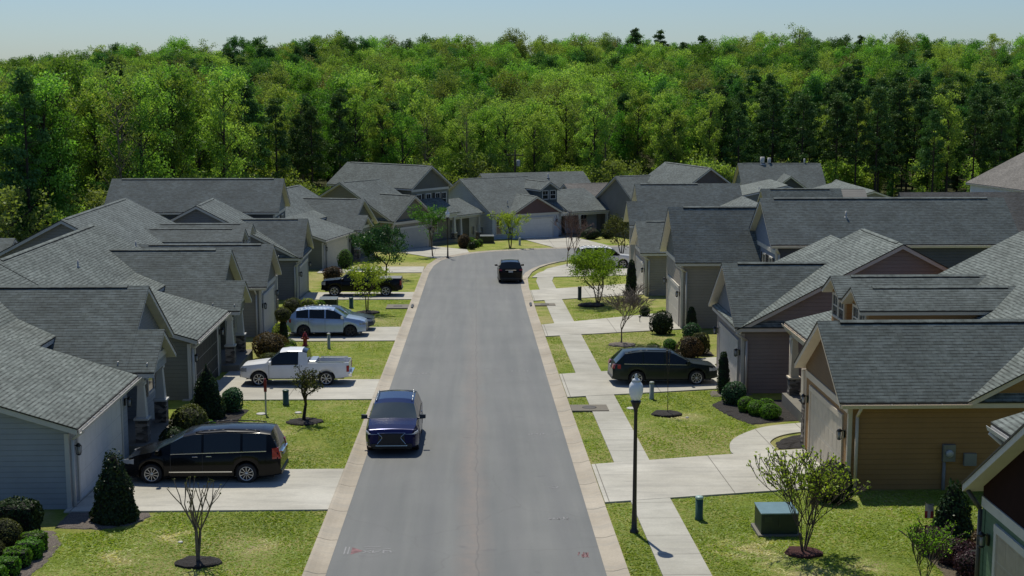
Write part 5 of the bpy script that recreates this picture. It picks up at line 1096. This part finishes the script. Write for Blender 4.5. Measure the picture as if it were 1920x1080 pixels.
        (a, wa) = pts[2]; b.hexa([(a, s_ * wa * hz[3], hz[1] + .03), (a + .028, s_ * wa * hz[3], hz[1] + .03), (a + .028, s_ * wa * .97, hz[1] + .02), (a, s_ * wa, hz[1] + .02), (a - .04, s_ * wa * hz[3], hz[2] - .05), (a + .02, s_ * wa * hz[3], hz[2] - .05), (a + .018, s_ * wa * .96, hz[2] - .04), (a - .03, s_ * wa, hz[2] - .04)])
        b.build('headlight', HEADL, t)
        tz = S['tl']; b = MB(); v0, v1 = -L / 2 + tz[0], -L / 2 + .01; wa, wc = width(v0), width(v1)
        xt = lambda z: (-L / 2 + max(0, (z - .8) * tz[4]))
        b.hexa([(v0, s_ * wa * .93, tz[1]), (xt(tz[1]) - .015, s_ * wc * .93, tz[1]), (xt(tz[1]) - .01, s_ * (wc + .004), tz[1]), (v0, s_ * (wa + .008), tz[1]), (v0, s_ * wa * .9, tz[2]), (xt(tz[2]) - .015, s_ * wc * .9, tz[2]), (xt(tz[2]) - .01, s_ * wc * 1.0, tz[2]), (v0, s_ * (wa * 1.0 + .006), tz[2])])
        b.hexa([(xt(tz[1]) - .018, s_ * wc * tz[3], tz[1] + .02), (xt(tz[1]) + .05, s_ * wc * tz[3], tz[1] + .02), (xt(tz[1]) + .05, s_ * wc * .97, tz[1]), (xt(tz[1]) - .018, s_ * wc * .97, tz[1]), (xt(tz[2]) - .018, s_ * wc * tz[3], tz[2] - .02), (xt(tz[2]) + .05, s_ * wc * tz[3], tz[2] - .02), (xt(tz[2]) + .05, s_ * wc * .96, tz[2]), (xt(tz[2]) - .018, s_ * wc * .96, tz[2])])
        b.build('tail_light', REDL, t)
    g = S.get('grille', (.42, .45, .78)); b = MB(); b.hexa([(L / 2 - .02, -W / 2 * g[0], g[1]), (L / 2 + .02, -W / 2 * g[0], g[1]), (L / 2 + .02, W / 2 * g[0], g[1]), (L / 2 - .02, W / 2 * g[0], g[1]), (L / 2 - .06, -W / 2 * g[0] * .9, g[2]), (L / 2 + .006, -W / 2 * g[0] * .9, g[2]), (L / 2 + .006, W / 2 * g[0] * .9, g[2]), (L / 2 - .06, W / 2 * g[0] * .9, g[2])]); gr = b.build('grille', DARK, t)
    b = MB(); nb = S.get('bars', 4)
    for i in range(nb): z = g[1] + (g[2] - g[1]) * (i + .5) / nb; b.box(L / 2 + .012 - .006 * i / nb, L / 2 + .028 - .012 * i / nb, -W / 2 * g[0] * .92, W / 2 * g[0] * .92, z - .01, z + .01)
    b.build('grille_bars', S.get('gm', SILVER), gr)
    b = MB(); b.box(-L / 2 - .022, -L / 2 - .004 + .03, -.17, .17, S.get('pz', .75), S.get('pz', .75) + .15); b.build('licence_plate', PLATE, t)
    for e in (1, -1):
        b = MB(); v = e * L / 2; w2 = width(v); a, c = sorted((v - e * .12, v + e * .03)); b.box(a, c, -w2 * .96, w2 * .96, sill + .06, sill + .2); b.build('bumper_trim', S.get('bt', DARK), t, bevel=.02)
    if S.get('glassline') : pass
    return t, ring
VAN = dict(L=5.15, W=2.0, H=1.75, r=.34, wf=1.63, wr=-1.46, spokes=10, sill=.22, top=[(2.575, .66), (2.45, .84), (2.1, .98), (1.6, 1.08), (.6, 1.62), (.2, 1.70), (-.8, 1.76), (-1.9, 1.73), (-2.25, 1.68), (-2.5, 1.12), (-2.575, .78)], belt=[(2.575, .62), (1.6, .98), (-2.575, 1.09)], ws=(1.6, .6), rw=(-2.25, -2.5), side=[(-2.12, -1.35), (-1.27, -.08), (0, 1.0)], roofw=.80,
    trim=SILVER, doors=[1.0, -.04, -1.3], handles=[.2, -.25], hm=CHROME, hl=(.38, .68, .84, .84), tl=(.26, .82, 1.18, .82, .22), rails=(.2, -1.9), railm=BLACKMETAL, pz=.82, grille=(.5, .5, .72))
BLK = carpaint('black_paint', (.0025, .0025, .003), .25, 0); 
cv, rg_ = car('minivan', 'black minivan parked nose-in on the nearest left driveway', 'minivan', -9.0, 45.2, math.pi, VAN, BLK, 'cars parked on driveways')
for s_ in (1, -1):
    b = MB(); b.box(-1.0, 1.05, min(s_ * .985, s_ * 1.006), max(s_ * .985, s_ * 1.006), .40, .43); b.build('side_moulding', CHROME, cv)
b = MB(); b.box(-2.62, -2.5, -.6, .6, .98, 1.01); b.build('chrome_strip', CHROME, cv)
SUVB = dict(L=4.85, W=1.92, H=1.70, r=.37, wf=1.42, wr=-1.38, spokes=5, sill=.24, top=[(2.425, .80), (2.3, .93), (1.9, 1.02), (1.22, 1.12), (.62, 1.58), (.2, 1.66), (-1.0, 1.70), (-1.75, 1.62), (-2.25, 1.12), (-2.42, .9)], belt=[(2.42, .74), (1.1, 1.02), (-2.42, 1.14)], ws=(1.22, .62), rw=(-1.75, -2.25), side=[(-1.7, -.95), (-.88, -.0), (.08, 1.05)], roofw=.74,
    doors=[1.0, .04, -.92], handles=[.2, -.75], hl=(.46, .74, .83, .60), tl=(.3, .9, 1.05, .3, .35), rails=(.4, -1.5), mm=BLACKMETAL, grille=(.52, .34, .78), bars=9, gm=DARK, pz=.85)
NAVY = carpaint('navy_paint', (.005, .009, .060), .22, .3)
bs_, rg_ = car('blue_car', 'dark blue crossover driving toward the camera on the left of the road', 'car', -3.03, 50.6, -math.pi / 2, SUVB, NAVY)
b = MB()      # pale outline of the spindle shaped grille
sp = [(-.50, .82), (-.34, .68), (-.34, .62), (-.56, .36), (.56, .36), (.34, .62), (.34, .68), (.50, .82)]
for i in range(len(sp)):
    a, c = sp[i], sp[(i + 1) % len(sp)]; b.tube((2.45 - (a[1] - .34) * .03, a[0], a[1]), (2.45 - (c[1] - .34) * .03, c[0], c[1]), .008, .008, 5)
b.build('grille_surround', CHROME, bs_)
for s_ in (1, -1):
    b = MB(); b.tube((2.36, s_ * .5, .80), (2.16, s_ * .84, .885), .014, .014, 5); b.tube((2.36, s_ * .5, .80), (2.40, s_ * .46, .73), .012, .012, 5); b.build('running_light', plain((.6, .65, .75), .2), bs_)
    b = MB(); b.tube((2.36, s_ * .62, .36), (2.22, s_ * .9, .44), .014, .014, 5); b.build('bumper_accent', CHROME, bs_)
PK = dict(L=4.95, W=1.76, H=1.68, r=.35, wf=1.62, wr=-1.45, spokes=7, sill=.36, bed=(-2.44, -.62), beddepth=.45, top=[(2.475, .84), (2.35, .97), (1.3, 1.08), (.66, 1.62), (.3, 1.67), (-.35, 1.66), (-.56, 1.58), (-.615, 1.12), (-.62, 1.08), (-2.475, 1.08)], belt=[(2.475, .78), (1.3, .99), (-.6, 1.02), (-2.475, 1.03)], ws=(1.3, .66), rw=(-.35, -.61), side=[(-.18, 1.05)], roofw=.76,
    doors=[1.15, -.25], handles=[-.08], hl=(.3, .68, .88, .55), tl=(.1, .66, .95, .86, 0), grille=(.5, .6, .84), pz=.5, hm=BLACKMETAL, bt=plain((.05, .05, .05), .5))
WHP = carpaint('white_paint', (.74, .75, .76), .3, 0)
pk, rgp = car('pickup_truck', 'white single-cab pickup with open bed on the second left driveway', 'pickup', -8.3, 63.1, math.pi, PK, WHP, 'cars parked on driveways')
b = MB(); b.box(-.98, -.66, -.70, .70, .72, 1.16); b.build('tool_box', SILVER, pk, bevel=.02)
for s_ in (1, -1):
    b = MB(); b.box(-2.3, -1.05, min(s_ * .76, s_ * .80), max(s_ * .76, s_ * .80), 1.10, 1.14)
    for v in (-2.2, -1.15): b.box(v - .03, v + .03, min(s_ * .76, s_ * .80), max(s_ * .76, s_ * .80), 1.07, 1.10)
    b.build('bed_rail', SILVER, pk)
b = MB(); b.box(-2.62, -2.46, -.78, .78, .42, .6); b.build('rear_bumper', CHROME, pk, bevel=.02)
FP = dict(L=5.75, W=2.0, H=1.9, r=.40, wf=1.93, wr=-1.74, spokes=6, sill=.42, bed=(-2.84, -1.1), beddepth=.5, top=[(2.875, 1.05), (2.75, 1.16), (1.55, 1.27), (.85, 1.82), (.5, 1.9), (-.75, 1.88), (-1.0, 1.78), (-1.09, 1.3), (-1.1, 1.27), (-2.875, 1.27)], belt=[(2.875, .95), (1.5, 1.16), (-2.875, 1.22)], ws=(1.55, .85), rw=(-.75, -1.09), side=[(-.8, -.05), (.03, 1.3)], roofw=.78,
    doors=[1.4, -.01, -.9], handles=[.15, -.75], hl=(.3, .85, 1.1, .6), tl=(.12, .82, 1.15, .86, 0), grille=(.55, .7, 1.05), pz=.6)
fp, _ = car('pickup_truck', 'black crew-cab pickup with flat grey bed cover on the fourth left driveway', 'pickup', -8.2, 99.5, math.pi, FP, BLK, 'cars parked on driveways')
b = MB(); b.box(-2.84, -1.12, -.93, .93, 1.275, 1.33); b.build('bed_cover', plain((.16, .165, .17), .6), fp, bevel=.015)
FOR = dict(L=4.55, W=1.80, H=1.70, r=.34, wf=1.38, wr=-1.27, spokes=5, sill=.27, top=[(2.275, .78), (2.2, .9), (1.95, 1.0), (1.15, 1.13), (.45, 1.58), (.1, 1.65), (-1.0, 1.66), (-1.7, 1.57), (-2.15, 1.17), (-2.27, .82)], belt=[(2.27, .74), (1.15, 1.05), (-2.27, 1.16)], ws=(1.15, .45), rw=(-1.7, -2.15), side=[(-1.68, -1.0), (-.93, -.08), (0, .98)], roofw=.78,
    doors=[1.0, -.04, -.97], handles=[.1, -.8], hl=(.36, .70, .86, .6), tl=(.3, .86, 1.08, .62, .3), rails=(.3, -1.5), pz=.78, mm=WHP)
SLV = carpaint('silver_blue_paint', (.36, .45, .60), .3, .5)
car('silver_wagon', 'silver-blue crossover facing the street on the third left driveway', 'car', -8.55, 78.9, 0, FOR, SLV, 'cars parked on driveways', rims=plain((.05, .05, .055), .4, .4))
SED = dict(FOR, L=4.6, H=1.45, W=1.8, top=[(2.3, .66), (2.2, .78), (1.0, .98), (.35, 1.38), (0, 1.44), (-.8, 1.43), (-1.5, 1.10), (-2.2, 1.0), (-2.3, .75)], belt=[(2.3, .62), (1.0, .9), (-2.3, .95)], ws=(1.0, .35), rw=(-.8, -1.5), side=[(-1.0, -.25), (-.18, .8)], rails=None, hl=(.36, .58, .74, .6), tl=(.3, .72, .92, .5, .1), grille=(.42, .38, .62), wf=1.4, wr=-1.3)
car('grey_sedan', 'dark grey sedan mostly hidden behind the silver crossover', 'car', -8.35, 81.3, 0, SED, carpaint('grey_paint', (.04, .05, .065)), 'cars parked on driveways')
OUT = dict(L=4.85, W=1.84, H=1.66, r=.35, wf=1.44, wr=-1.32, spokes=9, sill=.27, top=[(2.425, .74), (2.3, .88), (1.25, 1.03), (.45, 1.50), (.1, 1.58), (-1.0, 1.61), (-1.85, 1.54), (-2.28, 1.08), (-2.42, .80)], belt=[(2.42, .70), (1.2, .95), (-2.42, 1.05)], ws=(1.25, .45), rw=(-1.85, -2.28), side=[(-1.9, -1.05), (-.98, -.08), (0, 1.0)], roofw=.76,
    trim=SILVER, doors=[1.0, -.04, -1.0], handles=[.1, -.8], hl=(.4, .66, .82, .6), tl=(.36, .82, 1.02, .60, .3), rails=(.3, -1.7), railm=BLACKMETAL, pz=.76, bt=plain((.06, .06, .06), .5))
GRN = carpaint('dark_green_paint', (.022, .030, .024), .3, .4)
car('green_wagon', 'dark green station wagon nose-in on the right driveway by the mauve house', 'station wagon', 8.62, 62.75, .04, OUT, GRN, 'cars parked on driveways')
SUVK = dict(SUVB, hl=(.3, .7, .85, .6), tl=(.3, .98, 1.10, .80, .35), rails=(.2, -1.5), railm=BLACKMETAL)
bk, _ = car('black_car', 'black crossover driving away from the camera before the bend', 'car', 2.72, 109.9, math.pi / 2 + .01, SUVK, BLK)
b = MB(); b.box(-2.47, -2.3, -.42, .42, 1.02, 1.06); b.build('chrome_strip', CHROME, bk)
BIG = dict(SUVB, L=5.1, W=2.0, H=1.9, r=.39, top=[(2.55, .95), (2.4, 1.08), (1.35, 1.2), (.6, 1.78), (.2, 1.86), (-1.6, 1.88), (-2.2, 1.78), (-2.42, 1.25), (-2.55, .9)], belt=[(2.55, .9), (1.3, 1.12), (-2.55, 1.2)], ws=(1.35, .6), rw=(-2.2, -2.42), side=[(-2.1, -1.1), (-1.0, -.05), (.05, 1.1)], wf=1.55, wr=-1.4, doors=[1.15, 0, -1.05], rails=(.3, -1.9))
car('white_suv', 'white sport utility vehicle half hidden behind the vivid green tree', 'car', 11.25, 120.6, .06, BIG, WHP, 'cars parked on driveways')
car('white_suv', 'distant silver car whose roof just shows over the long roof ridge', 'car', 49.5, 147, .3, FOR, WHP)
# ------------------------------------------------------------------ woodland
def forest_tree(kind, seed, colname, h=19.0, leaves=4200):
    """one woodland tree: (trunk mesh, crown mesh), base at the origin"""
    rng = np.random.default_rng(seed); r = random.Random(seed); b = MB(); C_ = []; Rr = []
    if kind == 'pine':
        b.tube((0, 0, -1), (0, 0, h * .55), .22, .15, 7, 0, False); b.tube((0, 0, h * .55), (0, 0, h * .97), .15, .04, 6, 0, False)
        z0 = h * r.uniform(.32, .5); n = 40
        for i in range(n):
            f = i / (n - 1); z = z0 + (h - z0) * f; rad = (3.1 * (1 - f) ** .6 + .35) * r.uniform(.45, 1.1); a = r.uniform(0, 6.283)
            p = Vector((math.cos(a) * rad, math.sin(a) * rad, z + r.uniform(-.3, .6))); b.tube((0, 0, z - .5), p, .06, .02, 4, 0, False); C_.append(p); Rr.append(r.uniform(.7, 1.35))
        for i in range(7): a = r.uniform(0, 6.283); z = r.uniform(.15, .4) * h; b.tube((0, 0, z), (math.cos(a) * 1.2, math.sin(a) * 1.2, z + .3), .04, .015, 4, 0, False)
        flat, sz, shell = .55, .34, .25
    else:
        cw = r.uniform(3.1, 4.3) if kind == 'broad' else r.uniform(2.1, 2.9); lo = .30 if kind != 'bush' else .05
        if kind == 'bush': cw = 3.4
        fork = h * r.uniform(.45, .6); lean = Vector((r.uniform(-.6, .6), r.uniform(-.6, .6), 0))
        top = lean + Vector((0, 0, h * .93)); mid = lean * .4 + Vector((0, 0, fork))
        b.tube((0, 0, -1), mid, .26, .17, 7, 0, False); b.tube(mid, top, .17, .03, 6, 0, False)
        n = 46 if kind == 'broad' else 38
        for i in range(n):
            f = lo + (1 - lo) * (i + r.random()) / n; z = h * f; prof = math.sqrt(max(.02, 1 - abs(((f - lo) / (1 - lo) - .56) / .60) ** 2.6))
            rad = cw * prof * r.uniform(.25, 1.05); a = r.uniform(0, 6.283); p = Vector((math.cos(a) * rad, math.sin(a) * rad, z)) + lean * f
            zb = max(lo * h * .8, z - rad * r.uniform(.8, 1.5)); q = lean * (zb / h) + Vector((0, 0, zb)); m_ = q.lerp(p, .5) + Vector((0, 0, -.25))
            b.tube(q, m_, .085, .055, 4, 0, False); b.tube(m_, p, .055, .02, 4, 0, False)
            C_.append(p); Rr.append(r.uniform(.85, 1.75) * (1.1 if kind == 'broad' else .85))
        for _ in range(5): C_.append(top + Vector((r.gauss(0, .7), r.gauss(0, .7), r.uniform(-1, .4)))); Rr.append(r.uniform(.6, 1.0))
        flat, sz, shell = .8, .29, .3
    if kind == 'sparse': leaves = int(leaves * .30); sz = .30
    k = [max(4, int(leaves * q * q / sum(x * x for x in Rr))) for q in Rr]
    P, tn = blob_points([tuple(c) for c in C_], Rr, k, rng, shell, flat)
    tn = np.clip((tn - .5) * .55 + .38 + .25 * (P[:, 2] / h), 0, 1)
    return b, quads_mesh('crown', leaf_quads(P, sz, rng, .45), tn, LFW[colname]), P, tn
LFW = {
 'bright': leaf_mat('wood_bright', (0.171, 0.307, 0.058, 1), (0.333, 0.501, 0.107, 1), .5),
 'lime': leaf_mat('wood_lime', (0.245, 0.354, 0.078, 1), (0.451, 0.549, 0.152, 1), .5),
 'mid': leaf_mat('wood_mid', (0.101, 0.221, 0.036, 1), (0.215, 0.370, 0.069, 1), .45),
 'deep': leaf_mat('wood_deep', (0.060, 0.150, 0.038, 1), (0.147, 0.274, 0.070, 1), .35),
 'olive': leaf_mat('wood_olive', (0.186, 0.242, 0.064, 1), (0.333, 0.413, 0.112, 1), .4),
 'pine': leaf_mat('wood_pine', (0.065, 0.130, 0.038, 1), (0.165, 0.259, 0.073, 1), .15),
 'brown': leaf_mat('wood_brown', (0.182, 0.175, 0.072, 1), (0.313, 0.307, 0.122, 1), .35),
}
WK = {}
for kd, cn, n_ in (('broad', 'bright', 3), ('broad', 'mid', 2), ('broad', 'lime', 2), ('tall', 'bright', 2), ('tall', 'mid', 2), ('tall', 'deep', 2), ('tall', 'lime', 1), ('broad', 'deep', 1), ('sparse', 'olive', 2), ('sparse', 'brown', 1), ('broad', 'olive', 1), ('pine', 'pine', 3), ('bush', 'lime', 1), ('bush', 'olive', 1)):
    for q in range(n_):
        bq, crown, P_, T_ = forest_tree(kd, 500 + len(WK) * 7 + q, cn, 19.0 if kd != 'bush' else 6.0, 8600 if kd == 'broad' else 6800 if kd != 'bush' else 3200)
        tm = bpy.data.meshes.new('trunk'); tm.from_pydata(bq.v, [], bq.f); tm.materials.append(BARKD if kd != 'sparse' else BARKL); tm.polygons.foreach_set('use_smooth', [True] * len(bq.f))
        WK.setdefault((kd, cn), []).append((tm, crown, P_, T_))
def in_view(x, y, z, pad=4):
    v = Vector((x, y, z)) - Vector((0, 0, 11.25)); c = Vector((math.sin(-YAW) * -1, math.cos(YAW), 0)); rt_ = Vector((math.cos(YAW), -math.sin(YAW), 0))
    d = v.dot(c); return d > 5 and abs(v.dot(rt_)) < d * .375 + pad
rw = random.Random(42); spots = []
def edge(x):      # how near the wood comes at each x
    pts = [(-200, 95), (-75, 108), (-40, 118), (-32, 128), (-28, 150), (-20, 176), (-8, 196), (12, 208), (30, 204), (45, 202), (60, 196), (75, 196), (100, 200), (200, 200)]
    return lerp(x, pts)
y = 92
while y < 465:
    sp = 5.2 + max(0, y - 170) * .007
    x = -y * .42 - 10
    while x < y * .44 + 12:
        px_, py_ = x + rw.uniform(-.42, .42) * sp, y + rw.uniform(-.42, .42) * sp
        if py_ > edge(px_) and in_view(px_, py_, 0) and not (55 < px_ < 75 and 135 < py_ < 165): spots.append((px_, py_))
        x += sp
    y += sp * .92
spots.sort(key=lambda p: p[1] - edge(p[0]) * .55 + (0 if p[1] < 400 else 50))
from mathutils import noise as mn
def species(x, y):
    q = rw.random(); k = mn.noise(Vector((x * .028, y * .028, 3.1))); px_ = x / y; front = y - edge(x) < 16
    if px_ > .17 and y < 262: return ('pine', 'pine') if q < .80 else ('tall', 'deep') if q < .9 else ('tall', 'lime')
    if px_ > .10 and y < 262 and q < .45: return ('pine', 'pine') if q < .22 else ('tall', 'deep')
    if px_ < -.33 and y < 190 and q < .45: return ('sparse', 'olive')
    if px_ < -.05 and y < 210: return [('tall', 'bright'), ('tall', 'mid'), ('broad', 'bright'), ('tall', 'lime'), ('broad', 'mid'), ('sparse', 'olive'), ('tall', 'lime'), ('pine', 'pine')][min(7, int(q * 7.4))]
    if front and y < 240: return [('broad', 'bright'), ('broad', 'lime'), ('sparse', 'olive'), ('tall', 'bright'), ('broad', 'mid'), ('tall', 'lime')][int(q * 6)]
    if k < -.22: return [('broad', 'deep'), ('tall', 'deep'), ('pine', 'pine'), ('broad', 'mid')][int(q * 4)]
    if k > .25: return [('broad', 'lime'), ('broad', 'bright'), ('broad', 'olive')][int(q * 3)]
    return [('broad', 'bright'), ('broad', 'mid'), ('tall', 'mid'), ('broad', 'mid'), ('sparse', 'brown'), ('broad', 'lime'), ('broad', 'olive'), ('tall', 'deep'), ('broad', 'deep'), ('sparse', 'olive')][int(q * 10)]
DESC = {('broad', 'bright'): 'spring green broad-crowned tree', ('broad', 'mid'): 'mid green broad-crowned tree', ('broad', 'lime'): 'lime-yellow broad-crowned tree', ('tall', 'bright'): 'tall narrow spring green tree', ('tall', 'mid'): 'tall narrow mid green tree', ('tall', 'deep'): 'tall narrow deep green tree', ('tall', 'lime'): 'tall narrow lime green tree', ('broad', 'deep'): 'deep green broad-crowned tree', ('sparse', 'olive'): 'half-bare tree with olive new leaves', ('sparse', 'brown'): 'half-bare tree with brown buds', ('broad', 'olive'): 'olive-tinted broad-crowned tree', ('pine', 'pine'): 'dark tall pine', ('bush', 'lime'): 'low yellow-green bushy tree', ('bush', 'olive'): 'low olive bushy tree'}
def zone(x, y):
    a = x / y
    return 'in the left wood' if a < -.17 else 'in the wood left of centre' if a < -.03 else 'above the pale blue house' if a < .10 else 'in the wood right of centre' if a < .22 else 'in the far right wood'
def place_tree(key, x, y, s, rz, sz=None, far_=None):
    tm, cr, _, _ = rw.choice(WK[key]); far = 'near the front edge' if y - edge(x) < 14 else 'behind the front row'
    lb = DESC[key] + ' ' + zone(x, y) + (far_ or (', front row' if y - edge(x) < 14 else ', rear row'))
    e = bpy.data.objects.new('pine_tree' if key[0] == 'pine' else 'woodland_tree', None); COL.objects.link(e); e.location = (x, y, terrain(x, y)); e.scale = (s, s, sz or s); e.rotation_euler = (0, 0, rz)
    setp(e, lb, 'tree', lb.replace('tree', 'trees').replace('dark tall pine', 'dark tall pines'))
    link('trunk', tm, e); link('crown', cr, e)
near = spots[:250]; rest = spots[250:]
for (x, y) in near:
    key = species(x, y); s = rw.uniform(.80, 1.08) * (.90 if y < 175 else .85 if y < 245 else .95)
    place_tree(key, x, y, s * (.98 if key[0] == 'broad' else .94), rw.uniform(0, 6.28), s * rw.uniform(.95, 1.08))
for i in range(36):     # undergrowth bushes along the wood edge
    x = rw.uniform(-75, 75); y = edge(x) - rw.uniform(-1, 4)
    if in_view(x, y, 0) and not (50 < x < 75): place_tree(('bush', 'lime') if rw.random() < .6 else ('bush', 'olive'), x, y, rw.uniform(.7, 1.15), rw.uniform(0, 6.28))
# the far wooded hill, one mass: crowns instanced on points inside a single object
kinds = list(WK); pool = bpy.data.collections.new('far_wood_crowns'); order = []
for key in kinds:
    for tm, cr, _, _ in WK[key]:
        o = bpy.data.objects.new('a%03d_crown' % len(order), cr); pool.objects.link(o); order.append(key)
pts = []; idx = []; rots = []; scl = []
for (x, y) in rest:
    key = species(x, y); k = rw.choice([i for i, q in enumerate(order) if q == key]); s = rw.uniform(.74, 1.06) * (1.0 if key[0] == 'broad' else .97) * (rw.choice((.8, .9, 1.0, 1.05, 1.12)) if y > 370 else 1)
    pts.append((x, y, terrain(x, y))); idx.append(k); rots.append(rw.uniform(0, 6.28)); scl.append(s)
for q in range(170):     # undergrowth between the trunks along the edge of the wood
    x = rw.uniform(-80, 95); y = edge(x) + rw.uniform(1, 22)
    if not in_view(x, y, 0) or (50 < x < 75 and y < 170): continue
    k = rw.choice([i for i, q_ in enumerate(order) if q_[0] == 'bush' or q_ == ('tall', 'deep')]); pts.append((x, y, terrain(x, y) - (0 if order[k][0] == 'bush' else .5))); idx.append(k); rots.append(rw.uniform(0, 6.28)); scl.append(rw.uniform(.8, 1.3) if order[k][0] == 'bush' else rw.uniform(.28, .42))
me = bpy.data.meshes.new('forest'); me.from_pydata(pts, [], [])
for nm, ty, vals in (('pick', 'INT', idx), ('turn', 'FLOAT', rots), ('grow', 'FLOAT', scl)):
    a = me.attributes.new(nm, ty, 'POINT'); a.data.foreach_set('value', vals)
fo = link('forest', me); setp(fo, 'dense spring-green wood covering the far hill up to the skyline', 'wood', kind='stuff')
ng = bpy.data.node_groups.new('scatter_crowns', 'GeometryNodeTree')
ng.interface.new_socket('Geometry', in_out='INPUT', socket_type='NodeSocketGeometry'); ng.interface.new_socket('Geometry', in_out='OUTPUT', socket_type='NodeSocketGeometry')
gi = ng.nodes.new('NodeGroupInput'); go = ng.nodes.new('NodeGroupOutput'); ip = ng.nodes.new('GeometryNodeInstanceOnPoints'); ci = ng.nodes.new('GeometryNodeCollectionInfo')
ci.inputs['Collection'].default_value = pool; ci.inputs['Separate Children'].default_value = True; ci.inputs['Reset Children'].default_value = True
ip.inputs['Pick Instance'].default_value = True
def attr(nm, ty):
    n = ng.nodes.new('GeometryNodeInputNamedAttribute'); n.data_type = ty; n.inputs['Name'].default_value = nm; return n.outputs['Attribute']
cx = ng.nodes.new('ShaderNodeCombineXYZ'); ng.links.new(attr('turn', 'FLOAT'), cx.inputs[2])
ng.links.new(gi.outputs[0], ip.inputs['Points']); ng.links.new(ci.outputs[0], ip.inputs['Instance']); ng.links.new(attr('pick', 'INT'), ip.inputs['Instance Index']); ng.links.new(cx.outputs[0], ip.inputs['Rotation'])
ng.links.new(attr('grow', 'FLOAT'), ip.inputs['Scale']); ng.links.new(ip.outputs[0], go.inputs[0])
md = fo.modifiers.new('scatter', 'NODES'); md.node_group = ng
for px_, py_, sc_, key in ((-.315, 372, 0.99, ('sparse', 'olive')), (-.19, 392, 1.07, ('sparse', 'olive')), (-.085, 400, 1.01, ('tall', 'deep')), (-.05, 405, 1.04, ('broad', 'deep')), (.082, 398, 1.04, ('sparse', 'brown')), (.098, 402, 0.99, ('sparse', 'brown')), (.215, 395, 1.10, ('sparse', 'brown')), (.232, 398, 1.25, ('sparse', 'olive')), (.262, 396, 1.10, ('broad', 'deep')), (.305, 390, 1.04, ('broad', 'deep')), (.33, 392, 1.07, ('tall', 'deep'))):
    place_tree(key, px_ * py_, py_, sc_, px_ * 40, far_=' standing above the skyline')
print('TREES', len(near), len(rest))
# ------------------------------------------------------------------ short grass standing on the nearer lawns
def in_poly(X, Y, poly):
    inside = np.zeros(len(X), bool); n = len(poly)
    for i in range(n):
        (x0, y0), (x1, y1) = poly[i], poly[(i + 1) % n]
        c = ((y0 > Y) != (y1 > Y)) & (X < (x1 - x0) * (Y - y0) / ((y1 - y0) or 1e-9) + x0); inside ^= c
    return inside
LAWN = [[(-11.8, 31), (-4.55, 31), (-4.55, 40.8), (-9.7, 40.8), (-9.9, 39.2), (-12.2, 38.4)], [(-9.5, 46.15), (-4.55, 46.15), (-4.55, 58.85), (-10, 58.85), (-9.4, 52)], [(-10, 63.95), (-4.55, 63.95), (-4.55, 76.4), (-10.6, 76.4)], [(-10.6, 82.3), (-4.55, 82.3), (-4.55, 96.6), (-10.6, 96.6)],
 [(3.99, 30), (4.78, 30), (4.78, 41.4), (3.99, 41.4)], [(6.1, 31), (12.3, 31), (12.4, 38), (17, 38), (17, 42.5), (12, 42.8), (9, 42.5), (6.1, 41.9)], [(3.99, 46.5), (4.78, 46.8), (4.78, 55.8), (3.99, 55.8)], [(3.99, 57.3), (4.78, 57.3), (4.78, 59.2), (3.99, 59)],
 [(6.1, 47.2), (9.2, 48), (9.6, 50.4), (11, 52.8), (10.5, 54.4), (10.0, 57.3), (11.2, 59), (11.8, 60.9), (6.1, 59.6)], [(3.99, 65.2), (4.78, 65.4), (4.78, 77.9), (3.99, 77.8)], [(6.1, 65.8), (11.8, 67.4), (9.4, 70.5), (11.9, 74), (12, 80.4), (6.1, 78.4)], [(6.1, 83.6), (11.8, 88), (11.8, 98.5), (6.1, 96.2)]]
rg = np.random.default_rng(77); GX = []; GY = []
for poly in LAWN:
    xs_ = [p[0] for p in poly]; ys_ = [p[1] for p in poly]; area = (max(xs_) - min(xs_)) * (max(ys_) - min(ys_)); dens = 420 if min(ys_) < 45 else 230 if min(ys_) < 60 else 110
    n = int(area * dens); X = rg.uniform(min(xs_), max(xs_), n); Y = rg.uniform(min(ys_), max(ys_), n); k = in_poly(X, Y, poly); GX.append(X[k]); GY.append(Y[k])
GX = np.concatenate(GX); GY = np.concatenate(GY); n = len(GX); a = rg.uniform(0, 6.283, n); wd = rg.uniform(.018, .045, n); hh = rg.uniform(.012, .038, n) * (1 + .5 * (np.sin(GX * 1.3) * np.sin(GY * .9 + GX)))
lx = rg.normal(0, .06, n); ly = rg.normal(0, .06, n); z0 = -K * GY - .004; dx = np.cos(a) * wd; dy = np.sin(a) * wd
V = np.stack([np.stack([GX - dx, GY - dy, z0], 1), np.stack([GX + dx, GY + dy, z0], 1), np.stack([GX + dx * .35 + lx, GY + dy * .35 + ly, z0 + hh], 1), np.stack([GX - dx * .35 + lx, GY - dy * .35 + ly, z0 + hh], 1)], 1).reshape(-1, 3)
pat = .5 + .5 * np.sin(GX * .55 + 2 * np.sin(GY * .21)) * np.sin(GY * .37 + 1.3 * np.sin(GX * .4)); worn = sum(np.clip(1.15 - np.hypot(GX - bx_, GY - by_) / br_, 0, 1) for bx_, by_, br_ in WORN); tone = np.clip(pat * .42 + worn * (.55 + .3 * np.sin(GX * 5 + 2 * np.sin(GY * 4))) + rg.normal(.14, .12, n), 0, 1)
GL = leaf_mat('grass_blades', (.30, .40, .060, 1), (.66, .61, .32, 1), .45, fixed=True)
go_ = link('lawn_grass', quads_mesh('lawn_grass', V, tone, GL)); setp(go_, 'short patchy lawn grass along the street', 'grass', kind='stuff'); print('GRASS', n)
